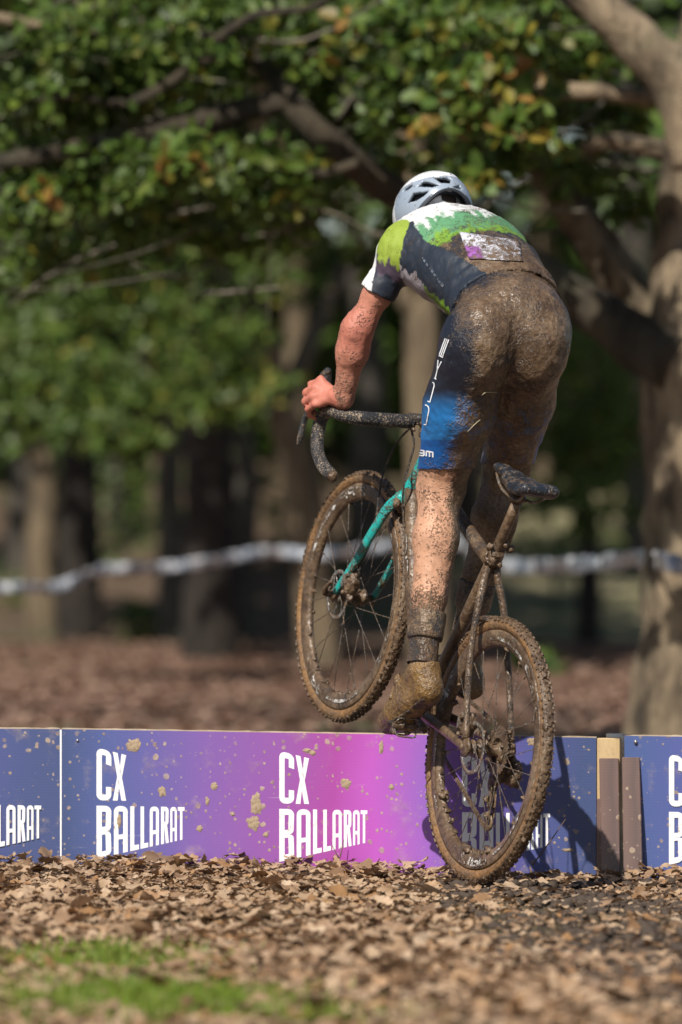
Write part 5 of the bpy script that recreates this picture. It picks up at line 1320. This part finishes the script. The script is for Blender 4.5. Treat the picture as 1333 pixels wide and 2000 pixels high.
# socks and shoes
M_SOCK = muddy('sock', (.03, .034, .042), .7, 0, .70, sc=1.6, crisp=8)
M_SHOE = muddy('muddy_shoe', (.22, .125, .04), .3, 0, .62, bumpd=.003, wet=.22, crisp=5)
M_SOLE = muddy('shoe_sole', (.02, .02, .025), .4, 0, .62)
def pbv(p): return Vector(p)-PB
for s, kn, an in ((1, KN_L, AN_L), (-1, KN_R, AN_R)):
    d = (kn-an); L = np.linalg.norm(d); d = d/L
    prof = [(-.012, .040), (.030, .0385), (.052, .0395), (.0555, .0465), (.075, .0485), (.105, .0495), (.124, .0500), (.1275, .046)]
    P = [pbv(an+d*x) for x, _ in prof]
    MB().tube(P, [r_ for _, r_ in prof], 28, False, None, .06, s, 3).build('sock', M_SOCK, person)
    sh = SDF()
    if s > 0:
        ball = v3(*W(783, 1392, 15.005)); toe = v3(*W(757, 1409, 15.055)); heel = v3(*W(838, 1346, 14.885)); mid = v3(*W(810, 1368, 14.945)); ank = v3(*W(829, 1310, 14.90)); instep = v3(*W(800, 1345, 14.975))
    else:
        ball = v3(*B(PED_R.x-.0, PED_R.y, PED_R.z+.045)); f2 = np.array(U*1.0); f2[2] += -.10; f2 /= np.linalg.norm(f2)
        toe = ball+f2*.065; heel = ball-f2*.155+v3(0, 0, .012); mid = ball-f2*.075+v3(0, 0, .012); ank = an+v3(0, 0, -.03); instep = ball-f2*.05+v3(0, 0, .04)
    sh.chain([(heel, .0365), (mid, .037), (ball, .0405), (toe, .027)], .022); sh.rc(ank, heel, .040, .034, .02); sh.rc(ank, instep, .037, .034, .025); sh.rc(instep, ball, .034, .034, .02)
    V_, Q_ = sh.mesh(.0045, 2); n_ = normals(V_, Q_); V_ = V_+n_*(.0026*nz(V_, 45, s*3))[:, None]
    so_ = np_mesh('shoe', V_-np.array(PB), Q_, M_SHOE, person)
    dn = np.cross(toe-heel, lat); dn /= np.linalg.norm(dn); dn = dn if dn[2] < 0 else -dn
    sl_ = SDF(); hw = .036
    for (a, wa), (b, wb) in zip([(heel, .031), (mid, .028), (ball, .041)], [(mid, .028), (ball, .041), (toe, .026)]): sl_.sw(a+dn*.030, b+dn*.030, (wa, .008), (wb, .008), lat, .01)
    for t in (-.03, 0, .03): sl_.rc(ball+dn*.040+lat*(.018)+(toe-heel)*t, ball+dn*.040-lat*.018+(toe-heel)*t, .006, .006, .006)
    V_, Q_ = sl_.mesh(.004); np_mesh('sole', V_-np.array(PB), Q_, M_SOLE, so_)
    st0 = (instep+ball)/2
    MB().tube([pbv(st0+lat*.040-dn*.004), pbv(st0+lat*.024-dn*.034), pbv(st0-dn*.040), pbv(st0-lat*.026-dn*.030), pbv(st0-lat*.040)], .0065, 8, True, None, .2, s, 4).build('strap', M_SHOE, so_)
    MB().lump(pbv(instep+lat*.028-dn*.020), (.014, .013, .019), 6, 7, .4).build('buckle', M_SHOE, so_)
    if s > 0: MB().lump(pbv(ank+v3(-.032, .03, -.012)), (.007, .010, .020), 8, 7, .4).build('tongue', M_SHOE, so_)

# hair and eyes
hs = SDF(); hs.el(HC+hu*.012-fd*.006, (.101, .080, .099), AX, .02); hs.el(hd_(-.055, 0, -.045), (.045, .055, .05), AX, .03)
V_, Q_ = hs.mesh(.006); f_ = ((V_-HC)@hu)-((V_-HC)@fd)*.9+.035; f_ = np.minimum(f_, .05-((V_-HC)@fd)+((V_-HC)@hu)*.6)
V2, Q2, _u = cut(V_, Q_, f_); np_mesh('hair', V2-np.array(PB), Q2, plain('dark_hair', (.03, .02, .014), .6, 0, .3, 120, .6), person)
for s in (1, -1): MB().lump(pbv(hd_(.083, s*.032, .002)), .0125, 1, 10, 0).build('eye', plain('eye_white', (.7, .68, .65), .2, 0, .02), person)

# ---- helmet
hel = empty('helmet', (0, 0, 0)); hel.parent = person
HX = HC+hu*.022-fd*.004; pit = R(6)
hf = fd*math.cos(pit)-hu*math.sin(pit); hup = hu*math.cos(pit)+fd*math.sin(pit)
def hpt(th, ph, k_=1.0, dr=0.0):
    """th: azimuth from the front, towards the left; ph: elevation"""
    x, y, z = math.cos(ph)*math.cos(th), math.cos(ph)*math.sin(th), math.sin(ph)
    rx = .140 if x > 0 else .136
    return HX+hf*(rx*k_+dr)*x+hl*(.104*k_+dr)*y+hup*(.112*k_+dr)*z
def edge(th):
    """lower edge (elevation): sides come low, the back is cut in an arch"""
    b = max(0, -math.cos(th))
    return R(-30)+R(42)*b**1.9+R(22)*max(0, math.cos(th))**2
VENT = [[(845, 345.5), (852, 343), (876, 344.5), (884, 350), (880, 358.5), (861, 357.5)], [(814, 365), (825, 353), (836, 352.5), (860, 361.5), (846, 366)],
        [(794, 398), (805, 377), (839, 371.5), (830, 382.5), (812, 394)], [(884, 365), (898, 360.5), (905, 368), (900, 371)], [(906, 382), (916, 390), (919, 399)],
        ]
def inpoly(x, y, P):
    c_ = False
    for (a, b), (d, e) in zip(P, P[1:]+P[:1]):
        if (b > y) != (e > y) and x < (d-a)*(y-b)/(e-b)+a: c_ = not c_
    return c_
FV = [(R(t), R(p), R(wd_), R(hh)) for t, p, wd_, hh in ((12, 42, 5, 20), (-12, 42, 5, 20), (38, 34, 5, 18), (-38, 34, 5, 18), (66, 20, 12, 6), (-66, 20, 12, 6), (0, 66, 4, 12), (110, 30, 12, 5), (-110, 30, 12, 5))]
na, ne = 220, 90; hv = []; hfc = []
for j in range(ne+1):
    for i in range(na):
        th = 2*math.pi*i/na; e0 = edge(th); ph = e0+(R(90)-e0)*(j/ne)
        crease = .0028*math.exp(-((ph-R(46))/R(4))**2)*max(0, -math.cos(th))
        hv.append(hpt(th, ph, 1.0, crease))
for j in range(ne):
    for i in range(na):
        i2 = (i+1) % na; c_ = (hv[j*na+i]+hv[(j+1)*na+i2])/2; th = 2*math.pi*(i+.5)/na; e0 = edge(th); ph = e0+(R(90)-e0)*((j+.5)/ne); tw_ = (th+math.pi) % (2*math.pi)-math.pi
        rear = (c_-np.array(HX))@hf < 0
        p = pix(c_)
        if rear and (c_-HX)@v3(0, -1, .3) > 0 and any(inpoly(p[0], p[1], P) for P in VENT): continue
        if any(((tw_-a)/b_)**2+((ph-p_)/h_)**2 < 1 for a, p_, b_, h_ in FV): continue
        hfc.append((j*na+i, j*na+i2, (j+1)*na+i2, (j+1)*na+i))
hv = np.array(hv)
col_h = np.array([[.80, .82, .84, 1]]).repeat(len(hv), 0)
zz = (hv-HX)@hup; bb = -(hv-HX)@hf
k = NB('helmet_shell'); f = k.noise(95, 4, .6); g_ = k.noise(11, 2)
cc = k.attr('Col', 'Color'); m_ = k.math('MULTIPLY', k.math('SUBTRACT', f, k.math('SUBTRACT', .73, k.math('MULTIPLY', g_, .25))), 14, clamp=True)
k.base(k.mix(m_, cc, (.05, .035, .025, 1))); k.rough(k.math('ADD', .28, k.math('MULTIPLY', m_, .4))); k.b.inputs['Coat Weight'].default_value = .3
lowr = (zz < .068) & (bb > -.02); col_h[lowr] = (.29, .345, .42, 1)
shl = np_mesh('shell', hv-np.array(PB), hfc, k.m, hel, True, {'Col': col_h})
sm = shl.modifiers.new('thickness', 'SOLIDIFY'); sm.thickness = .011; sm.offset = -1
lv_ = []; lf = []
for j in range(25):
    for i in range(60):
        th = 2*math.pi*i/60; e0 = edge(th)-R(2); lv_.append(hpt(th, e0+(R(90)-e0)*j/24, .80))
lf = [(j*60+i, j*60+(i+1) % 60, (j+1)*60+(i+1) % 60, (j+1)*60+i) for j in range(24) for i in range(60)]
np_mesh('liner', np.array(lv_)-np.array(PB), lf, plain('dark_foam', (.035, .035, .04), .8), hel)
rimv = [pbv(hpt(2*math.pi*i/90, edge(2*math.pi*i/90)+R(1), .955)) for i in range(91)]
MB().tube(rimv, .0062, 8, False).build('lower_edge', plain('dark_trim', (.05, .06, .075), .5), hel)
mm = MB()
for i, (px, py) in enumerate(((898, 357), (902, 362), (895, 360), (860, 372), (888, 374))):
    p = HX+(np.array((W(px, py, 15.38)-Vector(HX)))); 
MB().tube([pbv(hd_(.06, -.074, -.03)), pbv(hd_(.06, -.05, -.10)), pbv(hd_(.05, 0, -.135)), pbv(hd_(.06, .05, -.10)), pbv(hd_(.06, .074, -.03))], .004, 8, steps=4).build('chin_strap', M_RUB, hel)
MB().tube([pbv(hd_(-.06, .06, -.005)), pbv(hd_(-.094, .03, -.03)), pbv(hd_(-.100, 0, -.034)), pbv(hd_(-.094, -.03, -.03)), pbv(hd_(-.06, -.06, -.005))], .007, 8, steps=4).build('retention_cradle', plain('dark_foam', (.035, .035, .04), .8), hel)
